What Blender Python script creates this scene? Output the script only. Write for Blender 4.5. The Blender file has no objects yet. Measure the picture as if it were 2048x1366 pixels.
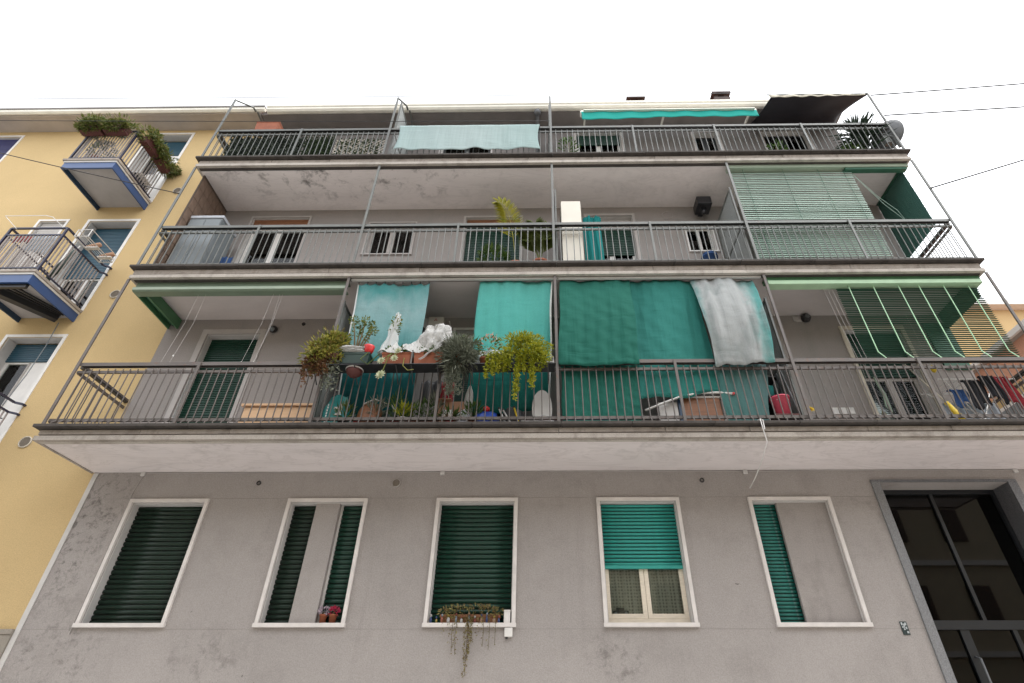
import bpy, math, random
from mathutils import Vector, Matrix
rnd = random.Random(7)
R = math.radians
scene = bpy.context.scene
col = scene.collection

# ------------------------------------------------------------------ camera
CAMLOC = Vector((0.0, -7.9, 1.6))
pitch, yaw, roll = 0.6240, -0.0135, 0.0013
fwd = Vector((math.sin(yaw)*math.cos(pitch), math.cos(yaw)*math.cos(pitch), math.sin(pitch)))
rgt = Vector((math.cos(yaw), -math.sin(yaw), 0))
upv = rgt.cross(fwd)
r2 = rgt*math.cos(roll) + upv*math.sin(roll)
u2 = -rgt*math.sin(roll) + upv*math.cos(roll)
cam_data = bpy.data.cameras.new('camera')
cam = bpy.data.objects.new('camera', cam_data); col.objects.link(cam)
cam.matrix_world = Matrix(((r2.x, u2.x, -fwd.x, CAMLOC.x), (r2.y, u2.y, -fwd.y, CAMLOC.y), (r2.z, u2.z, -fwd.z, CAMLOC.z), (0, 0, 0, 1)))
cam_data.sensor_width = 36.0
cam_data.lens = 1076.87/2048*36.0
cam_data.shift_x = -0.02255
cam_data.clip_start = 0.05; cam_data.clip_end = 2000
scene.camera = cam

# ------------------------------------------------------------------ sky, sun, exposure
SUN_EL, SUN_AZ = R(66), R(100)          # azimuth clockwise from +Y
world = bpy.data.worlds.new('World'); scene.world = world; world.use_nodes = True
wn = world.node_tree.nodes; wl = world.node_tree.links; wn.clear()
sky = wn.new('ShaderNodeTexSky'); sky.sky_type = 'NISHITA'; sky.sun_disc = False
sky.sun_elevation = SUN_EL; sky.sun_rotation = SUN_AZ
sky.air_density = 1.6; sky.dust_density = 6.0; sky.ozone_density = 1.0; sky.altitude = 100
hs = wn.new('ShaderNodeHueSaturation'); hs.inputs['Saturation'].default_value = 0.10
bg = wn.new('ShaderNodeBackground'); bg.inputs['Strength'].default_value = 0.15
wo = wn.new('ShaderNodeOutputWorld')
cl = wn.new('ShaderNodeMix'); cl.data_type = 'RGBA'; cl.inputs[0].default_value = 0.55; cl.inputs[7].default_value = (7.5, 7.7, 8.15, 1)   # even cloud layer over the clear sky
wl.new(sky.outputs[0], hs.inputs['Color']); wl.new(hs.outputs[0], cl.inputs[6]); wl.new(cl.outputs[2], bg.inputs['Color']); wl.new(bg.outputs[0], wo.inputs[0])
sd = bpy.data.lights.new('sun', 'SUN'); sd.energy = 0.9; sd.angle = R(60); sd.color = (1.0, 0.98, 0.955)
so = bpy.data.objects.new('sun', sd); col.objects.link(so)
sdir = Vector((math.sin(SUN_AZ)*math.cos(SUN_EL), math.cos(SUN_AZ)*math.cos(SUN_EL), math.sin(SUN_EL)))
so.rotation_euler = sdir.to_track_quat('Z', 'Y').to_euler()
so.location = (0, -20, 30)
vs = scene.view_settings
vs.view_transform = 'Standard'; vs.look = 'None'; vs.gamma = 1.0; vs.exposure = 1.27
vs.use_curve_mapping = False

# ------------------------------------------------------------------ materials
def new_mat(name):
    m = bpy.data.materials.new(name); m.use_nodes = True
    nt = m.node_tree; nt.nodes.clear()
    out = nt.nodes.new('ShaderNodeOutputMaterial'); b = nt.nodes.new('ShaderNodeBsdfPrincipled')
    nt.links.new(b.outputs[0], out.inputs[0])
    return m, nt, b, out
def rgba(c): return (c[0], c[1], c[2], 1)
def tc(nt, kind='Object', scale=None):
    t = nt.nodes.new('ShaderNodeTexCoord')
    if scale is None: return t.outputs[kind]
    mp = nt.nodes.new('ShaderNodeMapping'); mp.inputs['Scale'].default_value = scale
    nt.links.new(t.outputs[kind], mp.inputs[0]); return mp.outputs[0]
def noise(nt, vec, scale, detail=4, rough=0.55, dist=0.0):
    n = nt.nodes.new('ShaderNodeTexNoise'); n.inputs['Scale'].default_value = scale
    n.inputs['Detail'].default_value = detail; n.inputs['Roughness'].default_value = rough; n.inputs['Distortion'].default_value = dist
    nt.links.new(vec, n.inputs['Vector']); return n.outputs['Fac']
def ramp(nt, fac, stops):
    r = nt.nodes.new('ShaderNodeValToRGB'); e = r.color_ramp.elements
    while len(e) < len(stops): e.new(0.5)
    for i, (p, c) in enumerate(stops):
        e[i].position = p; e[i].color = rgba(c) if len(c) == 3 else c
    nt.links.new(fac, r.inputs[0]); return r.outputs[0]
def mixc(nt, fac, a, b, mode='MIX'):
    m = nt.nodes.new('ShaderNodeMix'); m.data_type = 'RGBA'; m.blend_type = mode
    for sock, v in ((0, fac), (6, a), (7, b)):
        if isinstance(v, (int, float)): m.inputs[sock].default_value = v
        elif isinstance(v, tuple): m.inputs[sock].default_value = rgba(v)
        else: nt.links.new(v, m.inputs[sock])
    return m.outputs[2]
def math_n(nt, op, a, b=None):
    m = nt.nodes.new('ShaderNodeMath'); m.operation = op
    for i, v in enumerate((a, b)):
        if v is None: continue
        if isinstance(v, (int, float)): m.inputs[i].default_value = v
        else: nt.links.new(v, m.inputs[i])
    return m.outputs[0]
def bump(nt, bsdf, h, strength=0.2, dist=0.01):
    b = nt.nodes.new('ShaderNodeBump'); b.inputs['Strength'].default_value = strength; b.inputs['Distance'].default_value = dist
    nt.links.new(h, b.inputs['Height']); nt.links.new(b.outputs[0], bsdf.inputs['Normal'])

def plain(name, c, rough=0.6, var=0.18, scale=9.0, metal=0.0, bs=0.0, stretch=None, spec=0.5):
    m, nt, b, o = new_mat(name)
    v = tc(nt, 'Object', stretch)
    n = noise(nt, v, scale, 5, 0.6)
    lo = tuple(x*(1-var) for x in c); hi = tuple(min(1, x*(1+var)) for x in c)
    nt.links.new(ramp(nt, n, [(0.3, lo), (0.7, hi)]), b.inputs['Base Color'])
    b.inputs['Roughness'].default_value = rough; b.inputs['Metallic'].default_value = metal
    b.inputs['Specular IOR Level'].default_value = spec
    if bs: bump(nt, b, noise(nt, v, scale*6, 4, 0.6), bs, 0.004)
    return m

def stucco(name, c, dirt, dirt_amt=0.35, grain=0.25, streak=0.25, spots=0.0, stains=()):
    m, nt, b, o = new_mat(name)
    v = tc(nt, 'Object')
    big = noise(nt, v, 0.45, 6, 0.6, 0.3)
    mid = noise(nt, v, 2.6, 6, 0.65, 0.2)
    fine = noise(nt, v, 70, 3, 0.6)
    c1 = ramp(nt, big, [(0.3, tuple(x*0.90 for x in c)), (0.7, tuple(x*1.06 for x in c))])
    c2 = mixc(nt, math_n(nt, 'MULTIPLY', ramp(nt, mid, [(0.50, (0, 0, 0)), (0.74, (1, 1, 1))]), dirt_amt), c1, dirt)
    vs_ = tc(nt, 'Object', (3.0, 3.0, 0.16))
    st = ramp(nt, noise(nt, vs_, 1.5, 6, 0.6), [(0.56, (0, 0, 0)), (0.76, (1, 1, 1))])
    c3 = mixc(nt, math_n(nt, 'MULTIPLY', st, streak), c2, dirt)
    sp = ramp(nt, noise(nt, v, 9.0, 3, 0.7, 0.6), [(0.72, (0, 0, 0)), (0.78, (1, 1, 1))])
    spm = math_n(nt, 'MULTIPLY', math_n(nt, 'MULTIPLY', sp, ramp(nt, noise(nt, v, 0.6, 2), [(0.5, (0, 0, 0)), (0.62, (1, 1, 1))])), spots)
    c4 = mixc(nt, spm, c3, tuple(x*0.35 for x in dirt))
    for (sx, sz, wx, wz, sc, amt) in stains:                 # local mould and grime with a shape of its own
        gr = nt.nodes.new('ShaderNodeTexGradient'); gr.gradient_type = 'SPHERICAL'
        mp = nt.nodes.new('ShaderNodeMapping'); mp.inputs['Scale'].default_value = (1/wx, 0.0, 1/wz); mp.inputs['Location'].default_value = (-sx/wx, 0, -sz/wz)
        nt.links.new(v, mp.inputs[0]); nt.links.new(mp.outputs[0], gr.inputs[0])
        bl = ramp(nt, noise(nt, v, sc, 6, 0.75, 0.3), [(0.50, (0, 0, 0)), (0.66, (1, 1, 1))])
        kk = math_n(nt, 'MULTIPLY', math_n(nt, 'MULTIPLY', bl, ramp(nt, gr.outputs['Fac'], [(0.0, (0, 0, 0)), (0.6, (1, 1, 1))])), amt)
        c4 = mixc(nt, kk, c4, tuple(x*0.45 for x in dirt))
    g = ramp(nt, fine, [(0.3, (0.86,)*3), (0.7, (1.12,)*3)])
    c5 = mixc(nt, 1.0, c4, g, 'MULTIPLY')
    nt.links.new(c5, b.inputs['Base Color'])
    b.inputs['Roughness'].default_value = 0.92; b.inputs['Specular IOR Level'].default_value = 0.25
    bump(nt, b, fine, grain, 0.004)
    return m

def soffit_mat(name, c, dirt, mold=0.0, peel=0.0, centre=(0, 0), span=(3, 0.5)):
    """Painted underside of a balcony with mould blotches and old water marks of its own."""
    m, nt, b, o = new_mat(name)
    v = tc(nt, 'Object')
    big = noise(nt, tc(nt, 'Object', (0.35, 1.0, 1.0)), 1.3, 6, 0.65, 0.8)
    c1 = ramp(nt, big, [(0.3, tuple(x*0.86 for x in c)), (0.65, c)])
    blot = ramp(nt, noise(nt, v, 3.4, 8, 0.72, 0.25), [(0.52, (0, 0, 0)), (0.70, (1, 1, 1))])
    grad = nt.nodes.new('ShaderNodeTexGradient'); grad.gradient_type = 'SPHERICAL'
    mp = nt.nodes.new('ShaderNodeMapping'); mp.inputs['Scale'].default_value = (1/span[0], 1/span[1], 0.0)
    mp.inputs['Location'].default_value = (-centre[0]/span[0], -centre[1]/span[1], 0)
    t = nt.nodes.new('ShaderNodeTexCoord'); nt.links.new(t.outputs['Object'], mp.inputs[0]); nt.links.new(mp.outputs[0], grad.inputs[0])
    mk = math_n(nt, 'MULTIPLY', math_n(nt, 'MULTIPLY', blot, ramp(nt, grad.outputs['Fac'], [(0.0, (0.12,)*3), (0.5, (1, 1, 1))])), mold)
    c2 = mixc(nt, mk, c1, tuple(x*0.30 for x in dirt))
    ring = ramp(nt, noise(nt, tc(nt, 'Object', (0.5, 1.6, 1)), 1.6, 5, 0.6, 1.5), [(0.49, (0, 0, 0)), (0.515, (1, 1, 1)), (0.56, (0, 0, 0))])
    c3 = mixc(nt, math_n(nt, 'MULTIPLY', ring, peel), c2, dirt)
    nt.links.new(c3, b.inputs['Base Color'])
    b.inputs['Roughness'].default_value = 0.9; b.inputs['Specular IOR Level'].default_value = 0.2
    bump(nt, b, noise(nt, v, 5, 6, 0.7), 0.15, 0.02)
    return m

def paint(name, c, rust=0.0, rough=0.45, rustc=(0.16, 0.07, 0.035)):
    m, nt, b, o = new_mat(name)
    v = tc(nt, 'Object')
    n = noise(nt, v, 14, 6, 0.65)
    c1 = ramp(nt, noise(nt, v, 2.2, 4), [(0.3, tuple(x*0.8 for x in c)), (0.7, tuple(x*1.2 for x in c))])
    k = math_n(nt, 'MULTIPLY', ramp(nt, n, [(0.55, (0, 0, 0)), (0.68, (1, 1, 1))]), rust)
    nt.links.new(mixc(nt, k, c1, rustc), b.inputs['Base Color'])
    b.inputs['Roughness'].default_value = rough
    bump(nt, b, n, 0.12, 0.002)
    return m

def fade_shade_cloth(name, stops, axis=0, weave=120, folds=0.25, trans=0.35, blot=None):
    """Woven cloth; stops run along a generated axis (bleached dye; painted lower shade in cur1 and cur2)."""
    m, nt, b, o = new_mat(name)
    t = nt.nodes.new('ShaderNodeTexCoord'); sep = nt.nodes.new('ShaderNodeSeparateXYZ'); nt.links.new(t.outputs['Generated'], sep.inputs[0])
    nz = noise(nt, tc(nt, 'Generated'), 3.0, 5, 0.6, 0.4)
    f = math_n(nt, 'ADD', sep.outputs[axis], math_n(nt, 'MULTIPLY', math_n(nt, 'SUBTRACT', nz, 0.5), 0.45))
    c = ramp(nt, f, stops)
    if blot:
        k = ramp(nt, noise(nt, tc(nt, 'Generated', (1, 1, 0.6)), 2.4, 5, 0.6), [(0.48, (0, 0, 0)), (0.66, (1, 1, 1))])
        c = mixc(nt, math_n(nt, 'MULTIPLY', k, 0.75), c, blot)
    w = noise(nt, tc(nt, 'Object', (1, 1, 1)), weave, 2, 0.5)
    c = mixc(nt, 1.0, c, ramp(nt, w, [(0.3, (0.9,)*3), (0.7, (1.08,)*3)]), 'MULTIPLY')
    nt.links.new(c, b.inputs['Base Color']); b.inputs['Roughness'].default_value = 0.85; b.inputs['Specular IOR Level'].default_value = 0.2
    wr = noise(nt, tc(nt, 'Object', (5.0, 1, 0.35)), 1.3, 3, 0.5, 0.4)
    mp = nt.nodes.new('ShaderNodeMapping'); mp.inputs['Rotation'].default_value = (0, 0.7, 0); mp.inputs['Scale'].default_value = (1.0, 1, 5.0)
    nt.links.new(t.outputs['Object'], mp.inputs[0])
    cr = noise(nt, mp.outputs[0], 0.9, 3, 0.5, 0.6)
    rid = math_n(nt, 'ABSOLUTE', math_n(nt, 'SUBTRACT', cr, 0.5))
    bump(nt, b, math_n(nt, 'ADD', wr, math_n(nt, 'MULTIPLY', rid, 0.8)), min(1.0, folds*1.6), 0.07)
    tr = nt.nodes.new('ShaderNodeBsdfTranslucent'); nt.links.new(c, tr.inputs[0])
    mx = nt.nodes.new('ShaderNodeMixShader'); mx.inputs[0].default_value = trans
    nt.links.new(b.outputs[0], mx.inputs[1]); nt.links.new(tr.outputs[0], mx.inputs[2]); nt.links.new(mx.outputs[0], o.inputs[0])
    return m

def leaf_mat(name, cols, trans=0.25, rough=0.5):
    m, nt, b, o = new_mat(name)
    g = nt.nodes.new('ShaderNodeNewGeometry')
    st = [(i/(len(cols)-1) if len(cols) > 1 else 0, c) for i, c in enumerate(cols)]
    c = ramp(nt, g.outputs['Random Per Island'], st)
    nt.links.new(c, b.inputs['Base Color']); b.inputs['Roughness'].default_value = rough; b.inputs['Specular IOR Level'].default_value = 0.35
    tr = nt.nodes.new('ShaderNodeBsdfTranslucent'); nt.links.new(c, tr.inputs[0])
    mx = nt.nodes.new('ShaderNodeMixShader'); mx.inputs[0].default_value = trans
    nt.links.new(b.outputs[0], mx.inputs[1]); nt.links.new(tr.outputs[0], mx.inputs[2]); nt.links.new(mx.outputs[0], o.inputs[0])
    return m

def glass_mat(name, tint=(0.9, 0.95, 0.93), rough=0.02, refl=1.5):
    m, nt, b, o = new_mat(name)
    nt.nodes.remove(b)
    tr = nt.nodes.new('ShaderNodeBsdfTransparent'); tr.inputs[0].default_value = rgba(tint)
    gl = nt.nodes.new('ShaderNodeBsdfGlossy'); gl.inputs['Roughness'].default_value = rough
    fr = nt.nodes.new('ShaderNodeFresnel'); fr.inputs[0].default_value = refl
    mx = nt.nodes.new('ShaderNodeMixShader'); nt.links.new(fr.outputs[0], mx.inputs[0])
    nt.links.new(tr.outputs[0], mx.inputs[1]); nt.links.new(gl.outputs[0], mx.inputs[2]); nt.links.new(mx.outputs[0], o.inputs[0])
    return m

def film_mat(name, c=(0.75, 0.75, 0.74), alpha=0.75):
    m, nt, b, o = new_mat(name)
    v = tc(nt, 'Object')
    b.inputs['Base Color'].default_value = rgba(c); b.inputs['Roughness'].default_value = 0.25
    bump(nt, b, math_n(nt, 'ABSOLUTE', math_n(nt, 'SUBTRACT', noise(nt, v, 26, 4, 0.65, 0.8), 0.5)), 1.0, 0.035)
    tr = nt.nodes.new('ShaderNodeBsdfTransparent')
    mx = nt.nodes.new('ShaderNodeMixShader'); mx.inputs[0].default_value = alpha
    nt.links.new(tr.outputs[0], mx.inputs[1]); nt.links.new(b.outputs[0], mx.inputs[2]); nt.links.new(mx.outputs[0], o.inputs[0])
    return m

def terrazzo(name, base, chip, scale=160):
    m, nt, b, o = new_mat(name)
    vo = nt.nodes.new('ShaderNodeTexVoronoi'); vo.inputs['Scale'].default_value = scale; nt.links.new(tc(nt, 'Object'), vo.inputs['Vector'])
    nt.links.new(ramp(nt, vo.outputs['Color'], [(0.2, base), (0.8, chip)]), b.inputs['Base Color'])
    b.inputs['Roughness'].default_value = 0.55
    return m

def lace_mat(name):
    m, nt, b, o = new_mat(name)
    nt.nodes.remove(b)
    v = tc(nt, 'Object')
    vo = nt.nodes.new('ShaderNodeTexVoronoi'); vo.feature = 'F1'; vo.inputs['Scale'].default_value = 24; vo.inputs['Randomness'].default_value = 0.15
    nt.links.new(v, vo.inputs['Vector'])
    k = ramp(nt, vo.outputs['Distance'], [(0.15, (0.20, 0.18, 0.155)), (0.5, (0.42, 0.385, 0.335))])
    df = nt.nodes.new('ShaderNodeBsdfDiffuse'); nt.links.new(k, df.inputs[0]); nt.links.new(df.outputs[0], o.inputs[0])
    return m

GREYC = (0.355, 0.326, 0.309)
M = {}
M['grey'] = stucco('grey_stucco', GREYC, (0.20, 0.18, 0.165), 0.26, 0.5, 0.20, 0.85, stains=((-7.0, 1.6, 0.75, 1.5, 9, 0.85), (-6.6, -0.4, 0.9, 1.2, 7, 0.55), (-4.6, -0.2, 0.7, 0.6, 5, 0.45), (0.7, -0.15, 0.5, 0.4, 8, 0.5), (4.6, 1.9, 1.2, 0.6, 3, 0.3), (-1.2, -0.9, 1.6, 0.8, 4, 0.25)))
M['greyup'] = stucco('grey_stucco_upper', (0.315, 0.285, 0.268), (0.19, 0.21, 0.19), 0.25, 0.2, 0.25, 0.2)
M['yellow'] = stucco('yellow_stucco', (0.57, 0.42, 0.215), (0.50, 0.35, 0.16), 0.12, 0.12, 0.10, 0.1)
M['peach'] = stucco('peach_stucco', (0.66, 0.36, 0.25), (0.5, 0.3, 0.2), 0.12, 0.12, 0.10, 0.0)
M['plinth'] = stucco('plinth_stone', (0.30, 0.27, 0.23), (0.18, 0.16, 0.14), 0.4, 0.4)
M['soffit1'] = soffit_mat('soffit_paint_low', (0.74, 0.685, 0.675), (0.44, 0.395, 0.38), 0.32, 0.28, (-0.5, -0.62), (10, 0.75))
M['soffit2'] = soffit_mat('soffit_paint_mid', (0.66, 0.605, 0.585), (0.5, 0.46, 0.43), 0.05, 0.1)
M['soffit3'] = soffit_mat('soffit_paint_high', (0.85, 0.79, 0.77), (0.33, 0.30, 0.28), 0.85, 0.12, (-4.2, -0.45), (3.4, 0.9))
M['eaveg'] = plain('grey_eave_soffit', (0.21, 0.19, 0.18), 0.9, 0.15, 2.0)
M['eave'] = plain('eave_soffit', (0.42, 0.37, 0.33), 0.9, 0.12, 2.0)
M['fascia'] = stucco('fascia_concrete', (0.36, 0.315, 0.275), (0.12, 0.10, 0.085), 0.7, 0.4, 0.65, 0.6)
M['drip'] = stucco('drip_mould_paint', (0.46, 0.42, 0.375), (0.16, 0.135, 0.11), 0.6, 0.3, 0.5, 0.4)
M['driplow'] = stucco('weathered_drip_paint', (0.38, 0.34, 0.30), (0.13, 0.11, 0.09), 0.7, 0.3, 0.6, 0.5)
M['edge'] = stucco('edge_stone', (0.075, 0.066, 0.06), (0.02, 0.018, 0.016), 0.6, 0.4, 0.4, 0.0)
M['surround'] = plain('window_surround_stone', (0.66, 0.62, 0.59), 0.75, 0.10, 5, bs=0.15)
M['reveal'] = plain('painted_reveal', (0.55, 0.53, 0.51), 0.8, 0.08, 4)
M['rail_a'] = paint('railing_paint_brown', (0.105, 0.088, 0.078), 0.5, 0.5)
M['rail_b'] = paint('railing_paint_grey', (0.125, 0.13, 0.12), 0.2, 0.45)
M['rail_c'] = paint('railing_paint_dark', (0.10, 0.105, 0.098), 0.2, 0.5)
M['navy'] = paint('navy_rail_paint', (0.02, 0.022, 0.05), 0.0, 0.4)
M['blue'] = plain('blue_panel_paint', (0.032, 0.075, 0.20), 0.28, 0.08, 3)
M['bluedk'] = plain('dark_blue_panel_paint', (0.02, 0.05, 0.10), 0.4, 0.08, 3)
M['blueshut'] = plain('blue_shutter', (0.022, 0.082, 0.125), 0.35, 0.08, 5)
M['indigo'] = plain('indigo_shutter', (0.016, 0.018, 0.10), 0.4, 0.08, 5)
M['dkgreen'] = plain('dark_green_shutter', (0.007, 0.042, 0.027), 0.28, 0.18, 6, spec=0.4)
M['dkolive'] = plain('black_green_shutter', (0.010, 0.026, 0.017), 0.32, 0.2, 6, spec=0.3)
M['teal'] = plain('teal_shutter', (0.026, 0.31, 0.265), 0.5, 0.10, 6)
M['tealworn'] = paint('worn_teal_shutter', (0.016, 0.165, 0.135), 0.75, 0.5, (0.15, 0.26, 0.25))
M['black'] = plain('black_metal', (0.018, 0.018, 0.02), 0.4, 0.15, 8)
M['offblack'] = plain('dark_plastic', (0.025, 0.025, 0.027), 0.55, 0.15, 8)  # even near-black colour of pots, casings and bundles
M['granite'] = terrazzo('grey_granite', (0.07, 0.072, 0.078), (0.20, 0.20, 0.21))
M['granite_face'] = terrazzo('grey_granite_face', (0.14, 0.142, 0.147), (0.25, 0.25, 0.255))
M['doorframe'] = plain('dark_door_frame', (0.012, 0.014, 0.017), 0.35, 0.1, 5)
M['glass'] = glass_mat('window_glass')
M['doorglass'] = glass_mat('door_glass', (0.07, 0.075, 0.07), 0.02, 1.38)
M['frost'] = film_mat('frosted_panel', (0.36, 0.38, 0.37), 0.93)
M['white'] = plain('white_paint', (0.74, 0.72, 0.69), 0.5, 0.06, 5)
M['cream'] = plain('cream_painted_wood', (0.72, 0.64, 0.52), 0.5, 0.10, 8, stretch=(1, 1, 6))
M['ivory'] = plain('ivory_laminate', (0.66, 0.62, 0.53), 0.45, 0.04, 3)
M['plaswhite'] = plain('white_plastic', (0.70, 0.68, 0.65), 0.4, 0.06, 5)
M['brownwood'] = plain('brown_wood', (0.21, 0.085, 0.035), 0.5, 0.25, 8, stretch=(0.3, 1, 5))
M['peachwood'] = plain('peach_board', (0.72, 0.47, 0.28), 0.6, 0.08, 6, stretch=(0.3, 1, 4))
M['terracotta'] = plain('terracotta', (0.255, 0.075, 0.033), 0.75, 0.18, 9, bs=0.1)
M['terradk'] = plain('dark_red_planter', (0.095, 0.028, 0.024), 0.7, 0.2, 9)
M['redplastic'] = plain('red_plastic', (0.52, 0.022, 0.02), 0.4, 0.08, 6)
M['pink'] = plain('pink_plastic', (0.72, 0.10, 0.16), 0.45, 0.08, 6)
M['bluebag'] = plain('blue_plastic', (0.02, 0.07, 0.40), 0.4, 0.2, 10)
M['tealbag'] = plain('teal_sack', (0.01, 0.20, 0.19), 0.45, 0.15, 8)
M['yellowp'] = plain('yellow_plastic', (0.65, 0.45, 0.02), 0.5, 0.1, 8)
M['greenbox'] = plain('dark_green_planter', (0.012, 0.034, 0.025), 0.5, 0.2, 8)
M['greybox'] = plain('grey_cabinet', (0.17, 0.19, 0.20), 0.5, 0.08, 4)
M['greytop'] = plain('grey_cabinet_top', (0.40, 0.42, 0.45), 0.5, 0.08, 4)
M['cable'] = plain('cable_black', (0.03, 0.03, 0.03), 0.6, 0.1, 5)
M['cablew'] = plain('cable_pale', (0.58, 0.56, 0.54), 0.6, 0.1, 5)
M['pelmet'] = plain('green_pelmet', (0.15, 0.205, 0.145), 0.5, 0.14, 5, stretch=(0.4, 1, 1))
M['pelmetlt'] = plain('pale_green_pelmet', (0.31, 0.375, 0.29), 0.5, 0.12, 5, stretch=(0.4, 1, 1))
M['pelmetr'] = plain('fresh_green_pelmet', (0.07, 0.19, 0.09), 0.5, 0.10, 5)
M['pelmetrl'] = plain('light_green_lip', (0.40, 0.58, 0.38), 0.5, 0.08, 5)
M['slatpale'] = plain('pale_green_slat', (0.27, 0.385, 0.315), 0.55, 0.10, 3)
M['slatdk'] = plain('dark_green_slat', (0.026, 0.105, 0.062), 0.6, 0.10, 3)
M['ribbon'] = plain('light_green_ribbon', (0.42, 0.68, 0.43), 0.6, 0.05, 4)
M['gutter'] = plain('pale_gutter', (0.82, 0.79, 0.70), 0.5, 0.08, 3)
M['gutterdk'] = plain('grey_gutter', (0.20, 0.185, 0.175), 0.5, 0.08, 3)
M['tile'] = plain('brown_side_tile', (0.185, 0.125, 0.09), 0.6, 0.22, 6, bs=0.1)
M['grout'] = plain('tile_grout', (0.09, 0.065, 0.05), 0.9, 0.1, 6)
M['roof'] = plain('roof_tiles', (0.30, 0.13, 0.08), 0.8, 0.2, 6)
M['chimney'] = plain('chimney_brick', (0.06, 0.042, 0.036), 0.8, 0.3, 6)
M['asphalt'] = plain('asphalt', (0.15, 0.147, 0.14), 0.9, 0.2, 40, bs=0.3)
M['paving'] = plain('pavement', (0.52, 0.50, 0.47), 0.85, 0.12, 3, bs=0.2)
M['kerb'] = plain('kerb_stone', (0.36, 0.35, 0.33), 0.85, 0.12, 3)
M['ground'] = plain('ground_concrete', (0.24, 0.235, 0.22), 0.9, 0.12, 1.5)
M['opp'] = stucco('cream_stucco_opposite', (0.56, 0.49, 0.36), (0.4, 0.34, 0.26), 0.15, 0.1)
M['oppdk'] = plain('opposite_shutters', (0.10, 0.07, 0.05), 0.6, 0.1, 4)
M['film'] = film_mat('clear_plastic_sheet', (0.80, 0.80, 0.79), 0.55)
M['bagw'] = film_mat('white_plastic_bag', (0.62, 0.61, 0.585), 0.78)
M['lace'] = lace_mat('lace_curtain')
M['sheer'] = plain('sheer_curtain', (0.50, 0.50, 0.53), 0.9, 0.15, 4, stretch=(6, 1, 0.5))
M['mesh_grille'] = plain('grille_metal', (0.24, 0.205, 0.165), 0.6, 0.25, 60)
M['dish'] = plain('dish_grey', (0.14, 0.145, 0.15), 0.5, 0.06, 4)
M['tarp'] = plain('dark_tarp', (0.022, 0.020, 0.026), 0.6, 0.25, 3, stretch=(0.6, 3, 1), bs=0.1)
M['tarpedge'] = plain('weathered_valance', (0.50, 0.47, 0.38), 0.8, 0.45, 5)
M['awning'] = fade_shade_cloth('green_awning_cloth', [(0, (0.03, 0.42, 0.36)), (1, (0.03, 0.42, 0.36))], folds=0.1, trans=0.3)
M['cloth_pale'] = fade_shade_cloth('pale_turquoise_cloth', [(0.0, (0.43, 0.545, 0.535)), (0.5, (0.48, 0.575, 0.565)), (1.0, (0.41, 0.54, 0.525))], folds=0.25)
M['cur1'] = fade_shade_cloth('faded_shaded_teal_cloth', [(0.0, (0.008, 0.085, 0.09)), (0.30, (0.012, 0.12, 0.125)), (0.42, (0.12, 0.40, 0.40)), (0.62, (0.28, 0.52, 0.53)), (0.8, (0.36, 0.56, 0.57)), (1.0, (0.12, 0.42, 0.42))], axis=2, blot=None, folds=0.3)  # pale upper part is faded dye; darker lower stops are painted shade
M['cur2'] = fade_shade_cloth('shaded_turquoise_cloth', [(0.0, (0.015, 0.16, 0.14)), (0.30, (0.02, 0.20, 0.17)), (0.42, (0.13, 0.56, 0.50)), (1.0, (0.16, 0.60, 0.535))], axis=2, folds=0.3)  # shade on the lower part painted in as darker stops
M['cur3'] = fade_shade_cloth('green_cloth', [(0.0, (0.030, 0.185, 0.14)), (1.0, (0.048, 0.245, 0.19))], folds=0.4, trans=0.4, axis=1)
M['cur4'] = fade_shade_cloth('sea_green_cloth', [(0.0, (0.045, 0.25, 0.215)), (0.5, (0.062, 0.31, 0.27)), (1.0, (0.045, 0.26, 0.225))], folds=0.4, trans=0.4)
M['cur5'] = fade_shade_cloth('bleached_cloth', [(0.0, (0.22, 0.36, 0.35)), (0.12, (0.50, 0.52, 0.515)), (0.70, (0.48, 0.50, 0.495)), (0.90, (0.16, 0.44, 0.42))], folds=0.4, blot=(0.30, 0.34, 0.335))
M['cur5b'] = fade_shade_cloth('grey_teal_cloth', [(0.0, (0.10, 0.27, 0.25)), (1.0, (0.16, 0.26, 0.26))], folds=0.15)
M['curtain_in'] = fade_shade_cloth('deep_turquoise_cloth', [(0.0, (0.015, 0.22, 0.22)), (1.0, (0.02, 0.24, 0.23))], folds=0.2, trans=0.15)
M['hem'] = plain('white_hem', (0.7, 0.72, 0.7), 0.8, 0.1, 8)
M['l_succ'] = leaf_mat('succulent_leaves', [(0.09, 0.11, 0.015), (0.20, 0.21, 0.03), (0.38, 0.35, 0.07), (0.20, 0.13, 0.035)])
M['l_red'] = leaf_mat('reddish_leaves', [(0.10, 0.04, 0.02), (0.16, 0.07, 0.03), (0.09, 0.08, 0.02)])
M['l_jade'] = leaf_mat('jade_leaves', [(0.06, 0.10, 0.02), (0.14, 0.17, 0.03), (0.20, 0.19, 0.04)])
M['l_grey'] = leaf_mat('grey_green_leaves', [(0.11, 0.125, 0.085), (0.18, 0.195, 0.145), (0.24, 0.25, 0.19)])
M['l_lime'] = leaf_mat('lime_leaves', [(0.17, 0.21, 0.01), (0.28, 0.30, 0.015), (0.40, 0.37, 0.025), (0.20, 0.25, 0.018)])
M['l_green'] = leaf_mat('green_leaves', [(0.03, 0.07, 0.012), (0.06, 0.12, 0.02), (0.10, 0.16, 0.03)])
M['l_pale'] = leaf_mat('pale_rosette_leaves', [(0.45, 0.48, 0.30), (0.58, 0.60, 0.42)], 0.2)
M['l_hedge'] = leaf_mat('artificial_hedge_leaves', [(0.018, 0.028, 0.020), (0.035, 0.050, 0.035), (0.05, 0.07, 0.045), (0.16, 0.18, 0.15)], 0.1)
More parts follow.
